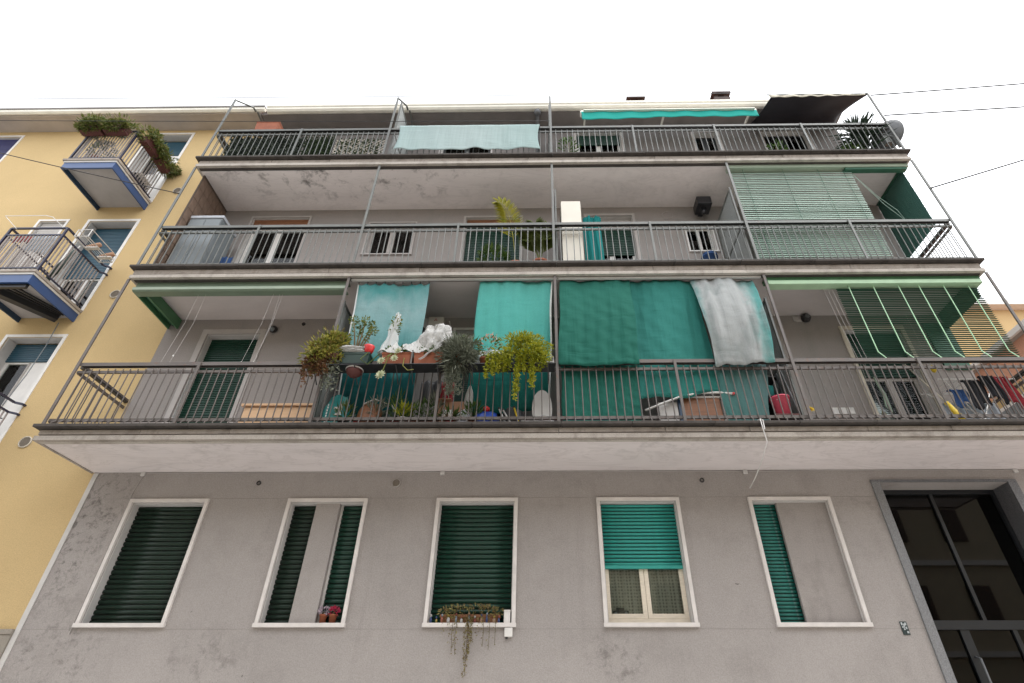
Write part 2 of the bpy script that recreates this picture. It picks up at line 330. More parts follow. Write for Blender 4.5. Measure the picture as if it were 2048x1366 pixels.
M['l_box'] = leaf_mat('flower_box_leaves', [(0.06, 0.09, 0.018), (0.11, 0.145, 0.03), (0.19, 0.21, 0.05), (0.20, 0.16, 0.07)])
M['l_palm'] = leaf_mat('yellow_palm_leaves', [(0.26, 0.25, 0.02), (0.38, 0.34, 0.03), (0.22, 0.24, 0.03)])
M['l_palmg'] = leaf_mat('green_palm_leaves', [(0.08, 0.11, 0.02), (0.16, 0.19, 0.04)])
M['l_yucca'] = leaf_mat('yucca_leaves', [(0.012, 0.025, 0.014), (0.03, 0.05, 0.025)])
M['l_dry'] = leaf_mat('dry_trailing_leaves', [(0.14, 0.12, 0.04), (0.24, 0.21, 0.07), (0.15, 0.085, 0.045), (0.32, 0.29, 0.10)])
M['fl_red'] = leaf_mat('red_flowers', [(0.45, 0.02, 0.06), (0.55, 0.06, 0.14)])
M['fl_mauve'] = leaf_mat('mauve_flowers', [(0.40, 0.32, 0.38), (0.55, 0.48, 0.52)])
M['stem'] = plain('plant_stem', (0.13, 0.10, 0.05), 0.8, 0.2, 8)
M['soil'] = plain('potting_soil', (0.04, 0.03, 0.02), 0.95, 0.2, 20)
M['ironw'] = plain('white_wire', (0.66, 0.65, 0.62), 0.4, 0.05, 5)
M['clothblack'] = plain('black_garment', (0.012, 0.012, 0.016), 0.9, 0.2, 6)
M['clothblue'] = plain('blue_garment', (0.02, 0.06, 0.17), 0.9, 0.2, 6)
M['clothred'] = plain('red_checked_cloth', (0.26, 0.02, 0.03), 0.9, 0.4, 14)
M['clothgrey'] = plain('pale_blue_cloth', (0.40, 0.45, 0.50), 0.9, 0.15, 5)
M['cardboard'] = plain('cardboard', (0.40, 0.225, 0.14), 0.85, 0.15, 5)
M['foil'] = plain('crumpled_foil_bag', (0.55, 0.56, 0.58), 0.3, 0.3, 20, bs=0.8)
M['acbeige'] = plain('beige_metal', (0.50, 0.46, 0.40), 0.5, 0.06, 4)
M['logo_red'] = plain('logo_red', (0.30, 0.02, 0.02), 0.5, 0.05, 4)
M['navyplate'] = plain('dark_number_plate', (0.02, 0.035, 0.035), 0.4, 0.2, 40)
M['platemark'] = plain('plate_enamel_marks', (0.42, 0.45, 0.46), 0.5, 0.2, 30)

# ------------------------------------------------------------------ geometry helpers
WL = {}                                    # world position of every object's origin
class MB:
    def __init__(s): s.v = []; s.f = []
    def quad(s, a, b, c, d): n = len(s.v); s.v += [tuple(a), tuple(b), tuple(c), tuple(d)]; s.f.append((n, n+1, n+2, n+3)); return s
    def poly(s, pts): n = len(s.v); s.v += [tuple(p) for p in pts]; s.f.append(tuple(range(n, n+len(pts)))); return s
    def box(s, x0, x1, y0, y1, z0, z1):
        n = len(s.v)
        s.v += [(x0, y0, z0), (x1, y0, z0), (x1, y1, z0), (x0, y1, z0), (x0, y0, z1), (x1, y0, z1), (x1, y1, z1), (x0, y1, z1)]
        s.f += [(n, n+3, n+2, n+1), (n+4, n+5, n+6, n+7), (n, n+1, n+5, n+4), (n+1, n+2, n+6, n+5), (n+2, n+3, n+7, n+6), (n+3, n, n+4, n+7)]
        return s
    def bar(s, a, b, w, h=None, upd=(0, 0, 1)):
        """rectangular bar from a to b, w wide across, h along the up hint"""
        a = Vector(a); b = Vector(b); d = (b-a).normalized(); h = h or w
        u = Vector(upd); 
        if abs(d.dot(u)) > 0.95: u = Vector((0, 1, 0))
        sx = d.cross(u).normalized(); uy = sx.cross(d).normalized()
        n = len(s.v)
        for p in (a, b):
            for i, j in ((-1, -1), (1, -1), (1, 1), (-1, 1)): s.v.append(tuple(p + sx*i*w/2 + uy*j*h/2))
        s.f += [(n, n+1, n+2, n+3), (n+7, n+6, n+5, n+4)] + [(n+k, n+4+k, n+4+(k+1) % 4, n+(k+1) % 4) for k in range(4)]
        return s
    def tube(s, path, r, n=6, cap=True):
        P = [Vector(p) for p in path]; base = len(s.v); rr = r if isinstance(r, (list, tuple)) else [r]*len(P)
        prev = None
        for i, p in enumerate(P):
            d = (P[min(i+1, len(P)-1)] - P[max(i-1, 0)]).normalized()
            ref = prev if prev is not None else (Vector((0, 0, 1)) if abs(d.z) < 0.9 else Vector((0, 1, 0)))
            a = (ref - d*ref.dot(d)).normalized(); b = d.cross(a); prev = a
            for k in range(n):
                t = 2*math.pi*k/n; s.v.append(tuple(p + (a*math.cos(t) + b*math.sin(t))*rr[i]))
        for i in range(len(P)-1):
            for k in range(n):
                s.f.append((base+i*n+k, base+i*n+(k+1) % n, base+(i+1)*n+(k+1) % n, base+(i+1)*n+k))
        if cap: s.f.append(tuple(base+k for k in reversed(range(n)))); s.f.append(tuple(base+(len(P)-1)*n+k for k in range(n)))
        return s
    def lathe(s, prof, c, n=16, axis='z'):
        base = len(s.v)
        for r, h in prof:
            for k in range(n):
                t = 2*math.pi*k/n; a, b = r*math.cos(t), r*math.sin(t)
                s.v.append((c[0]+a, c[1]+b, c[2]+h) if axis == 'z' else ((c[0]+a, c[1]+h, c[2]+b) if axis == 'y' else (c[0]+h, c[1]+a, c[2]+b)))
        for i in range(len(prof)-1):
            for k in range(n): s.f.append((base+i*n+k, base+i*n+(k+1) % n, base+(i+1)*n+(k+1) % n, base+(i+1)*n+k))
        s.f.append(tuple(base+k for k in reversed(range(n)))); s.f.append(tuple(base+(len(prof)-1)*n+k for k in range(n)))
        return s
    def extrude_x(s, prof, x0, x1):
        """closed (y,z) profile extruded along x"""
        n = len(s.v); k = len(prof)
        s.v += [(x0, y, z) for y, z in prof] + [(x1, y, z) for y, z in prof]
        s.f += [tuple(n+i for i in range(k)), tuple(n+k+i for i in reversed(range(k)))]
        s.f += [(n+i, n+k+i, n+k+(i+1) % k, n+(i+1) % k) for i in range(k)]
        return s
    def grid(s, fn, nu, nv, thick=0.0):
        base = len(s.v)
        for j in range(nv+1):
            for i in range(nu+1): s.v.append(tuple(fn(i/nu, j/nv)))
        w = nu+1
        for j in range(nv):
            for i in range(nu): s.f.append((base+j*w+i, base+j*w+i+1, base+(j+1)*w+i+1, base+(j+1)*w+i))
        return s
    def mesh(s, name):
        me = bpy.data.meshes.new(name); me.from_pydata(s.v, [], s.f); me.update(); return me
    def build(s, name, mat, parent=None, smooth=False, bevel=0, solid=0, subd=0, jit=0):
        xs = list(zip(*s.v)); c = Vector([(min(a)+max(a))/2 for a in xs]); 
        s.v = [(v[0]-c.x, v[1]-c.y, v[2]-c.z) for v in s.v]
        me = s.mesh(name)
        import bmesh
        bm = bmesh.new(); bm.from_mesh(me); bmesh.ops.recalc_face_normals(bm, faces=bm.faces); bm.to_mesh(me); bm.free()
        me.materials.append(M[mat] if isinstance(mat, str) else mat)
        if smooth: me.polygons.foreach_set('use_smooth', [True]*len(me.polygons))
        o = bpy.data.objects.new(name, me); col.objects.link(o)
        place(o, c, parent)
        if solid: md = o.modifiers.new('thickness', 'SOLIDIFY'); md.thickness = solid; md.offset = 0
        if bevel: md = o.modifiers.new('bevel', 'BEVEL'); md.width = bevel; md.segments = 2; md.limit_method = 'ANGLE'
        if subd: md = o.modifiers.new('subd', 'SUBSURF'); md.levels = subd; md.render_levels = subd
        return o
def place(o, wpos, parent=None):
    wpos = Vector(wpos); WL[o] = wpos
    if parent is not None: o.parent = parent; o.location = wpos - WL[parent]
    else: o.location = wpos
    return o
def piece(me, name, wpos, parent, mat=None):
    o = bpy.data.objects.new(name, me); col.objects.link(o); place(o, wpos, parent); return o
def shared(mb, name, mat):
    me = mb.mesh(name); me.materials.append(M[mat]); return me
def tag(o, label=None, cat=None, group=None, kind=None):
    if label: o['label'] = label
    if cat: o['category'] = cat
    if group: o['group'] = group
    if kind: o['kind'] = kind
    return o
def thing(name, label, cat, loc, group=None):
    o = bpy.data.objects.new(name, None); o.empty_display_size = 0.1; col.objects.link(o); place(o, loc)
    return tag(o, label, cat, group)
def uj(a): return rnd.uniform(-a, a)

# ------------------------------------------------------------------ ground
tag(MB().quad((-300, -300, -0.12), (300, -300, -0.12), (300, 300, -0.12), (-300, 300, -0.12)).build('ground', 'ground'), kind='structure')
tag(MB().box(-80, 80, -14.5, -5.2, -0.11, -0.10).build('road', 'asphalt'), kind='structure')
tag(MB().box(-80, 80, -5.0, 0.6, -0.11, 0.0).build('pavement', 'paving'), kind='structure')
tag(MB().box(-80, 80, -5.2, -5.01, -0.11, 0.01).build('kerb', 'kerb'), kind='structure')
tag(MB().box(-80, 80, -16.0, -14.5, -0.11, 0.0).build('opposite_pavement', 'paving'), kind='structure')

# ------------------------------------------------------------------ wall with openings
def wall_holes(mb, x0, x1, z0, z1, holes, y=0.0, depth=0.2):
    xs = sorted({x0, x1} | {h[0] for h in holes} | {h[1] for h in holes}); zs = sorted({z0, z1} | {h[2] for h in holes} | {h[3] for h in holes})
    xs = [x for x in xs if x0 <= x <= x1]; zs = [z for z in zs if z0 <= z <= z1]
    for i in range(len(xs)-1):
        for j in range(len(zs)-1):
            cx, cz = (xs[i]+xs[i+1])/2, (zs[j]+zs[j+1])/2
            if any(h[0] < cx < h[1] and h[2] < cz < h[3] for h in holes): continue
            mb.quad((xs[i], y, zs[j]), (xs[i+1], y, zs[j]), (xs[i+1], y, zs[j+1]), (xs[i], y, zs[j+1]))
    for h in holes:
        a, b, c, d = h[:4]; e = y + (h[4] if len(h) > 4 else depth)
        mb.quad((a, y, c), (a, y, d), (a, e, d), (a, e, c)); mb.quad((b, y, c), (b, e, c), (b, e, d), (b, y, d))
        mb.quad((a, y, d), (b, y, d), (b, e, d), (a, e, d)); mb.quad((a, y, c), (a, e, c), (b, e, c), (b, y, c))
    return mb

# grey apartment building ------------------------------------------------
XL, XR, TOP = -6.95, 7.41, 14.0
F1, F2, F3 = 5.04, 8.08, 11.14              # balcony floor levels
S1, S2, S3 = 4.83, 7.84, 10.90              # balcony soffit levels
bld = thing('apartment_building', 'grey stuccoed apartment building with three long railed balconies', 'building', (0.2, 4.5, 0))
WIN = {'w1': (-6.13, -5.04, 2.73, 4.35), 'w2': (-3.75, -2.655, 2.73, 4.35), 'w3': (-1.52, -0.41, 2.73, 4.35), 'w4': (0.855, 1.98, 2.73, 4.35), 'w5': (3.10, 4.215, 2.73, 4.35)}
DOOR = (5.08, 6.99, 0.0, 4.62)
UP = {'a1': (-6.14, -5.16, F1, 7.50), 'a2': (-1.56, -0.45, F1, 7.55), 'a3': (5.50, 6.52, F1, 7.50),
      'b1': (-6.26, -5.02, F2, 10.66), 'b2': (-3.66, -2.68, 9.52, 10.45), 'b3': (-1.60, -0.42, F2, 10.60), 'b4': (1.00, 1.98, F2, 10.62), 'b5': (3.08, 3.62, 9.53, 10.30),
      'c1': (0.90, 2.00, F3, 13.75), 'c2': (3.80, 4.40, F3, 13.66), 'c3': (5.50, 6.60, F3, 13.70), 'c0': (-2.4, -1.2, F3, 13.7)}
low = [w for w in WIN.values()] + [(DOOR[0], DOOR[1], DOOR[2], DOOR[3], 0.32)]
wall_holes(MB(), XL, XR, 0, S1+0.1, low, 0, 0.2).build('wall', 'grey', bld)
M['greyshade'] = stucco('shaded_grey_render', (0.165, 0.15, 0.142), (0.09, 0.08, 0.075), 0.35, 0.2, 0.3, 0.3)  # eave and awning shade on the top-floor wall put into its colour
wall_holes(MB(), XL, XR, S1+0.1, S3+0.1, [h for h in UP.values() if h[2] < F3], 0, 0.2).build('wall', 'greyup', bld)
wall_holes(MB(), XL, XR, S3+0.1, TOP, [h for h in UP.values() if h[2] >= F3], 0, 0.2).build('wall', 'greyshade', bld)
sh = MB().quad((XL, 0, 0), (XL, 9, 0), (XL, 9, TOP), (XL, 0, TOP)).quad((XR, 0, 0), (XR, 0, TOP), (XR, 9, TOP), (XR, 9, 0))
sh.quad((XL, 9, 0), (XR, 9, 0), (XR, 9, TOP), (XL, 9, TOP)).build('side_wall', 'grey', bld)
for z in (2.6, S1+0.1, S2+0.1, S3+0.1): MB().box(XL+0.01, XR-0.01, 0.42, 8.9, z, z+0.15).build('floor_slab', 'ground', bld)
for x in (-4.6, -2.1, 0.25, 2.6, 4.85): MB().box(x, x+0.1, 0.42, 8.9, 0.02, TOP-0.05).build('inner_wall', 'ground', bld)
roof = MB().poly([(-6.9, -0.42, 14.16), (7.55, -0.42, 14.16), (7.55, 4.6, 16.0), (-6.9, 4.6, 16.0)]).poly([(-6.9, 4.6, 16.0), (7.55, 4.6, 16.0), (7.55, 9.3, 14.16), (-6.9, 9.3, 14.16)]).build('roof', 'roof', bld, solid=0.06)
MB().box(-6.92, 7.5, -0.40, 0.0, 14.0, 14.11).build('eave', 'eaveg', bld)
gt = MB().extrude_x([(-0.40, 14.10), (-0.40, 14.02), (-0.44, 13.99), (-0.50, 13.99), (-0.545, 14.03), (-0.55, 14.12), (-0.53, 14.12), (-0.525, 14.05), (-0.49, 14.015), (-0.43, 14.03), (-0.42, 14.12)], -6.75, 7.5).build('gutter', 'gutter', bld)
MB().extrude_x([(-0.555, 14.09), (-0.575, 14.11), (-0.575, 14.17), (-0.50, 14.17), (-0.50, 14.13)], -6.75, 7.5).build('gutter_lip', 'gutter', bld)
dp = MB().tube([(-0.05, -0.42, 13.99), (-0.05, -0.30, 13.93), (-0.05, -0.07, 13.84), (-0.05, -0.07, 11.2)], 0.045, 10).build('downpipe', 'dish', bld, True)
MB().lathe([(0.06, 0), (0.085, 0.05), (0.09, 0.12), (0.05, 0.13)], (-0.05, -0.42, 13.88), 10).build('hopper', 'dish', bld, True)
for x, zt in ((2.66, 17.02), (5.26, 17.25)):
    MB().box(x, x+0.46, 1.0, 1.5, 14.2, zt-0.22).build('chimney', 'chimney', roof)
    for a in (0.03, 0.32): MB().box(x+a, x+a+0.11, 1.05, 1.45, zt-0.22, zt-0.06).build('chimney_pillar', 'chimney', roof)
    MB().box(x-0.05, x+0.51, 0.95, 1.55, zt-0.06, zt).build('chimney_cap', 'chimney', roof)

# ------------------------------------------------------------------ balconies of the grey building
def balcony(s, f, mat, idx):
    slab = MB().box(-6.97, 7.41, -1.13, 0.0, s, f-0.01).build('balcony', mat, bld)
    low = MB()
    low.box(-7.01, 7.45, -1.19, -1.131, s-0.012, s+0.055); low.box(-7.01, -6.971, -1.13, 0, s-0.012, s+0.055); low.box(7.411, 7.45, -1.13, 0, s-0.012, s+0.055)
    low.build('drip_moulding', 'drip' if idx > 1 else 'driplow', slab)
    MB().box(-6.96, 7.40, -1.128, -1.06, s-0.016, s-0.001).build('soffit_border', 'edge' if idx > 1 else 'drip', slab)
    h1 = s+0.082; h2 = f-0.058
    cuts = [-7.0]; 
    while cuts[-1] < 7.44: cuts.append(min(7.44, cuts[-1] + rnd.uniform(1.1, 2.1)))
    if cuts[-1]-cuts[-2] < 0.4: cuts.pop(-2)
    for a, b in zip(cuts, cuts[1:]):
        d = rnd.uniform(0, 0.006)
        MB().box(a+0.003, b-0.003, -1.165-d, -1.131, h1, h2).build('fascia_stone', 'fascia', slab, bevel=0.004)
    for x0, x1 in ((-7.0, -6.971), (7.411, 7.44)): MB().box(x0, x1, -1.130, 0, h1, h2).build('fascia_stone', 'fascia', slab)
    cuts = [-7.06]
    while cuts[-1] < 7.5: cuts.append(min(7.5, cuts[-1] + rnd.uniform(0.9, 1.3)))
    if cuts[-1]-cuts[-2] < 0.4: cuts.pop(-2)
    for a, b in zip(cuts, cuts[1:]):
        MB().box(a+0.002, b-0.002, -1.25+uj(0.004), -0.9, f-0.045, f+uj(0.002)).build('edge_stone', 'edge', slab, bevel=0.006)
    for x0, x1 in ((-7.06, -6.85), (7.29, 7.5)): MB().box(x0, x1, -0.899, 0, f-0.045, f).build('edge_stone', 'edge', slab)
    return slab
balcony(S1, F1, 'soffit1', 1); balcony(S2, F2, 'soffit2', 2); balcony(S3, F3, 'soffit3', 3)

# ------------------------------------------------------------------ railings of the grey building
POSTS = [-7.02, -5.17, -3.25, -1.50, 0.24, 2.00, 3.75, 5.62, 7.47]
def railing(f, mat, label, tall, top_z, H=1.08):
    r = thing('balcony_railing', label, 'railing', (0.2, -1.1, f))
    yb = -1.105
    MB().extrude_x([(yb-0.035, f+H-0.055), (yb-0.035, f+H+0.005), (yb+0.035, f+H+0.005), (yb+0.035, f+H-0.055), (yb+0.029, f+H-0.055), (yb+0.029, f+H-0.002), (yb-0.029, f+H-0.002), (yb-0.029, f+H-0.055)], POSTS[0]-0.02, POSTS[-1]+0.02).build('handrail', mat, r)
    MB().box(POSTS[0], POSTS[-1], yb-0.028, yb+0.028, f+H-0.03, f+H-0.003).build('rail_shadow_strip', 'black', r)  # black strip added as the shadow under the handrail
    MB().box(POSTS[0], POSTS[-1], yb-0.008, yb+0.022, f+H-0.165, f+H-0.125).build('upper_rail', mat, r)
    MB().box(POSTS[0], POSTS[-1], yb-0.008, yb+0.022, f+0.10, f+0.145).build('lower_rail', mat, r)
    for x in (POSTS[0], POSTS[-1]):
        MB().box(x-0.03, x+0.03, yb+0.036, 0.0, f+H-0.03, f+H+0.004).build('handrail', mat, r); MB().box(x-0.029, x+0.029, yb+0.036, 0.0, f+H-0.056, f+H-0.031).build('rail_shadow_strip', 'black', r)
        MB().box(x-0.015, x+0.015, yb+0.023, 0.0, f+H-0.165, f+H-0.125).build('upper_rail', mat, r)
        MB().box(x-0.015, x+0.015, yb+0.023, 0.0, f+0.10, f+0.145).build('lower_rail', mat, r)
    for i, x in enumerate(POSTS):
        if x in tall:
            MB().box(x-0.022, x+0.022, yb-0.060, yb-0.036, f, top_z).build('post', mat, r, bevel=0.003)
            MB().box(x-0.05, x+0.05, yb-0.07, yb+0.03, f, f+0.012).build('base_plate', mat, r)
        else:
            MB().box(x-0.02, x+0.02, yb-0.058, yb-0.0355, f, f+H-0.01).build('post', mat, r, bevel=0.003)
    z0, z1 = 0.10, H-0.105
    b = MB().tube([(0, 0, z1), (0, 0, z0+0.03), (0, 0, z0+0.005), (0, -0.055, z0-0.045), (0, -0.06, 0.0)], 0.0085, 6)
    me = shared(b, 'baluster', mat)
    bs = MB().tube([(0, 0, z1), (0, 0, z0-0.02)], 0.0085, 6); me2 = shared(bs, 'baluster_side', mat)
    for a, c in zip(POSTS, POSTS[1:]):
        n = max(2, round((c-a)/0.116)); 
        for k in range(1, n): piece(me, 'baluster', (a+(c-a)*k/n+uj(0.006), yb-0.018+uj(0.003), f), r).rotation_euler = (0, uj(0.007), 0)
    for x in (POSTS[0], POSTS[-1]):
        for k in range(1, 9): piece(me2, 'baluster', (x, yb+1.1*k/9, f), r)
    return r
ALL5 = [-7.02, -3.25, 0.24, 3.75, 7.47]
railing(F1, 'rail_a', 'brownish iron railing of the lowest balcony, hung with plants and cloths', ALL5, S2-0.013)
railing(F2, 'rail_b', 'grey iron railing of the middle balcony with tall posts to the soffit above', ALL5, S3-0.013)
rl4 = railing(F3, 'rail_c', 'dark iron railing of the top balcony below the roof gutter', [-7.02, -3.25, 0.24, 7.47], 13.39)
for x in (-7.02, -3.25):
    MB().tube([(x, -1.16, 13.38), (x, -0.62, 13.98), (x, -0.50, 14.0)], 0.022, 8).build('stay_bar', 'rail_c', rl4)
    MB().tube([(x+0.05, -0.5, 13.97), (x+0.05, -0.02, 13.93)], 0.02, 8).build('stay_bar', 'rail_c', rl4)

# ------------------------------------------------------------------ windows
def surround(name, hole, parent, mat='surround', w=0.05, proud=0.035, sill=True, label=None):
    a, b, c, d = hole
    mb = MB()
    mb.box(a-w, a-0.001, -proud, 0.012, c, d+w); mb.box(b+0.001, b+w, -proud, 0.012, c, d+w); mb.box(a, b, -proud+0.001, 0.012, d+0.001, d+w)
    if sill: mb.box(a-w-0.01, b+w+0.01, -proud-0.015, 0.19, c-w, c-0.001)
    o = mb.build(name, mat, parent)
    if label: o['label'] = label
    lin = MB().box(a+0.001, a+0.012, 0.012, 0.19, c, d).box(b-0.012, b-0.001, 0.012, 0.19, c, d).box(a+0.012, b-0.012, 0.012, 0.19, d-0.012, d-0.001)
    lin.build('reveal', 'reveal', o)
    return o
SLATS = {}
def slat_mesh(w, h, mat, bulge=0.012):
    k = (round(w, 3), round(h, 4), mat)
    if k not in SLATS:
        g_ = 0.76 if 'teal' in mat else 0.86
        prof = [(0.008, 0.0), (-bulge*0.5, 0.06*h), (-bulge, 0.32*h), (-bulge, 0.60*h), (-bulge*0.45, g_*0.92*h), (0.006, g_*h), (0.014, g_*h), (0.014, 0.0)]
        SLATS[k] = shared(MB().extrude_x(prof, -w/2, w/2), 'slat', mat)
        SLATS[k].polygons.foreach_set('use_smooth', [len(p.vertices) == 4 for p in SLATS[k].polygons])
    return SLATS[k]
def shutter(parent, x0, x1, z0, z1, n, mat, y=0.12, bottom=True, bulge=0.012):
    h = (z1-z0)/n; me = slat_mesh(x1-x0, h, mat, bulge)
    for i in range(n): piece(me, 'slat', ((x0+x1)/2, y+uj(0.0015), z0+h*i), parent)
    MB().box(x0, x1, y+0.017, y+0.021, z0, z1).build('slat_backing', 'black', parent)
def corrugated(name, parent, x0, x1, z0, z1, n, mat, y=0.12):
    mb = MB(); h = (z1-z0)/n; prof = []
    for i in range(n): z = z0+i*h; prof += [(y+0.008, z), (y-0.004, z+0.15*h), (y-0.006, z+0.5*h), (y-0.002, z+0.85*h)]
    prof += [(y+0.008, z1), (y+0.025, z1), (y+0.025, z0)]
    return mb.extrude_x(prof, x0, x1).build(name, mat, parent)

w1 = surround('window', WIN['w1'], bld, label='wide window with closed black-green shutter next to the yellow building')
shutter(w1, -6.117, -5.053, 2.732, 4.345, 25, 'dkolive', 0.14)
w2 = surround('window', WIN['w2'], bld, label='window split into two narrow shuttered slots by a stuccoed pier')
MB().box(-3.37, -3.02, 0.018, 0.10, 2.731, 4.348).build('pier', 'grey', w2)
shutter(w2, -3.738, -3.371, 2.732, 4.345, 25, 'dkolive', 0.13); shutter(w2, -3.019, -2.667, 2.732, 4.345, 25, 'dkgreen', 0.13)
MB().box(-3.40, -2.99, 0.101, 0.19, 2.731, 4.348).build('pier_back', 'reveal', w2)
w3 = surround('window', WIN['w3'], bld, label='window with glossy dark green shutter and crowded plant sill')
shutter(w3, -1.507, -0.423, 2.732, 4.345, 25, 'dkgreen', 0.12, bulge=0.014)
w4 = surround('window', WIN['w4'], bld, label='window with half raised teal shutter above lace curtained panes')
shutter(w4, 0.868, 1.967, 3.47, 4.345, 17, 'teal', 0.10)
MB().box(0.87, 1.965, 0.085, 0.125, 3.425, 3.468).box(1.05, 1.08, 0.075, 0.086, 3.435, 3.455).box(1.74, 1.77, 0.075, 0.086, 3.435, 3.455).build('bottom_bar', 'teal', w4)
MB().box(0.868, 1.967, 0.13, 0.185, 2.731, 2.80).build('window_frame', 'cream', w4)
for a, b in ((0.868, 1.414), (1.418, 1.967)):
    sash = MB().box(a, a+0.06, 0.135, 0.175, 2.802, 4.34).box(b-0.06, b, 0.135, 0.175, 2.802, 4.34).box(a+0.06, b-0.06, 0.136, 0.174, 2.802, 2.862).box(a+0.06, b-0.06, 0.136, 0.174, 4.28, 4.34).build('sash', 'cream', w4, bevel=0.004)
    MB().box(a+0.055, b-0.055, 0.152, 0.157, 2.855, 4.29).build('pane', 'glass', w4)
    ph = rnd.random()*6
    MB().grid(lambda u, v: (a+0.04+(b-a-0.08)*u, 0.215+0.012*math.sin(u*26+ph), 2.75+1.5*v), 40, 6).build('lace_curtain', 'lace', w4, True)
M['infill'] = stucco('patched_render', (0.335, 0.305, 0.288), (0.21, 0.19, 0.175), 0.6, 0.3, 0.6, 0.8)
w5 = surround('window', WIN['w5'], bld, label='mostly walled-up window with a narrow worn teal shutter strip')
MB().box(3.475, 4.202, 0.045, 0.10, 2.731, 4.348).build('infill_panel', 'infill', w5)
shutter(w5, 3.113, 3.474, 2.732, 4.345, 34, 'tealworn', 0.12, bulge=0.008)

# entrance ----------------------------------------------------------------
ent = MB().box(4.955, 5.079, -0.03, 0.33, 0, 4.625).build('entrance', 'granite_face', bld)
ent['label'] = 'granite framed entrance of dark glass at the right end'
MB().box(4.955, 7.12, -0.03, 0.33, 4.626, 4.66).build('lintel', 'granite', ent)
MB().box(6.99, 7.12, -0.03, 0.33, 0, 4.624).build('jamb', 'granite', ent)
MB().box(5.081, 5.095, 0.0, 0.33, 0, 4.62).build('jamb_lining', 'granite', ent)
df = MB().box(5.096, 5.14, 0.30, 0.38, 0, 4.615).box(6.93, 6.985, 0.30, 0.38, 0, 4.615).box(5.14, 6.93, 0.30, 0.38, 4.55, 4.615)
df.box(5.14, 6.93, 0.29, 0.39, 2.69, 2.80).box(5.97, 6.02, 0.305, 0.375, 2.80, 4.55).box(5.60, 5.72, 0.305, 0.375, 0, 2.69).box(6.30, 6.36, 0.305, 0.375, 0, 2.69)
df.build('door_frame', 'doorframe', ent)
for a, b, c, d in ((5.14, 5.97, 2.80, 4.55), (6.02, 6.93, 2.80, 4.55), (5.14, 5.60, 0.05, 2.69), (5.72, 6.30, 0.05, 2.69), (6.36, 6.93, 0.05, 2.69)):
    MB().box(a, b, 0.335, 0.341, c, d).build('pane', 'doorglass', ent)
MB().tube([(5.66, 0.29, 1.6), (5.66, 0.22, 1.62), (5.66, 0.22, 2.35), (5.66, 0.29, 2.37)], 0.014, 8).build('pull_handle', 'dish', ent, True)

# doors and windows on the balconies ---------------------------------------
def french(parent, hole, sill_z, frame_mat='white', top=None, pane='glass', y=0.12, curtain=None, n=2, st=0.055):
    a, b, c, d = hole[0]+0.014, hole[1]-0.014, sill_z, (top or hole[3]-0.014)
    w = (b-a)/n
    for i in range(n):
        x0, x1 = a+w*i+0.002, a+w*(i+1)-0.002
        fr = MB().box(x0, x0+st, y, y+0.045, c, d).box(x1-st, x1, y, y+0.045, c, d).box(x0+st, x1-st, y+0.001, y+0.044, c, c+0.09).box(x0+st, x1-st, y+0.001, y+0.044, d-st, d)
        fr.build('sash', frame_mat, parent)
        MB().box(x0+st-0.004, x1-st+0.004, y+0.02, y+0.025, c+0.085, d-st+0.004).build('pane', pane, parent)
    if curtain: MB().grid(lambda u, v: (a+(b-a)*u, y+0.09+0.012*math.sin(u*34), c+(d-c)*v), 60, 4).build('inner_curtain', curtain, parent, True)
M['grey2'] = plain('grey_door_trim', (0.42, 0.39, 0.37), 0.8, 0.08, 4)
M['cream2'] = plain('cream_door_trim', (0.58, 0.53, 0.44), 0.7, 0.08, 5)
d = surround('balcony_door', UP['a1'], bld, 'grey2', 0.10, 0.02, False, 'balcony door behind closed dark green shutter, lowest balcony left'); corrugated('shutter', d, -6.125, -5.175, F1+0.02, 7.485, 52, 'dkgreen', 0.15)
d = surround('balcony_door', UP['a2'], bld, 'white', 0.05, 0.02, False, 'balcony door half hidden by the turquoise cloth'); corrugated('shutter', d, -1.545, -0.465, F1+0.9, 7.48, 40, 'dkgreen', 0.15)
MB().grid(lambda u, v: (-1.54+1.05*u, 0.10+0.012*math.sin(u*40), 7.46+0.07*v+0.012*math.sin(u*23)), 30, 1).build('torn_strip', 'white', d, solid=0.006)
d = surround('balcony_door', UP['a3'], bld, 'cream2', 0.075, 0.025, False, 'balcony door behind the slatted green blind'); corrugated('shutter', d, 5.515, 6.505, 6.55, 7.485, 18, 'dkgreen', 0.10)
french(d, UP['a3'], F1+0.02, 'grey2', 6.55, 'glass', 0.14, None)
corrugated('louvre', d, 5.60, 5.93, F1+0.1, 6.2, 34, 'grey2', 0.26)
d = surround('balcony_door', UP['b1'], bld, 'grey2', 0.04, 0.02, False, 'balcony door with brown roller box, middle balcony left')
MB().box(-6.245, -5.035, 0.05, 0.19, 10.46, 10.646).build('roller_box', 'brownwood', d); french(d, UP['b1'], F2+0.02, 'white', 10.455, 'glass', 0.12, None)
MB().box(-6.2, -5.08, 0.20, 0.22, F2+0.02, F2+0.75).build('inner_panel', 'white', d)
d = surround('window', UP['b2'], bld, 'grey2', 0.03, 0.025, True, 'small grey window behind the middle railing'); french(d, UP['b2'], 9.535, 'grey2', None, 'glass', 0.10, 'sheer')
d = surround('balcony_door', UP['b3'], bld, 'grey2', 0.05, 0.02, False, 'balcony door with dark green shutter beside the palm')
MB().box(-1.585, -0.435, 0.05, 0.19, 10.44, 10.586).build('roller_box', 'brownwood', d); corrugated('shutter', d, -1.585, -0.435, F2+0.02, 10.438, 48, 'dkgreen', 0.13)
d = surround('balcony_door', UP['b4'], bld, 'grey2', 0.06, 0.025, False, 'white french door with sheer curtains beside the turquoise curtain'); corrugated('shutter', d, 1.015, 1.965, 9.55, 10.3, 15, 'dkgreen', 0.11)
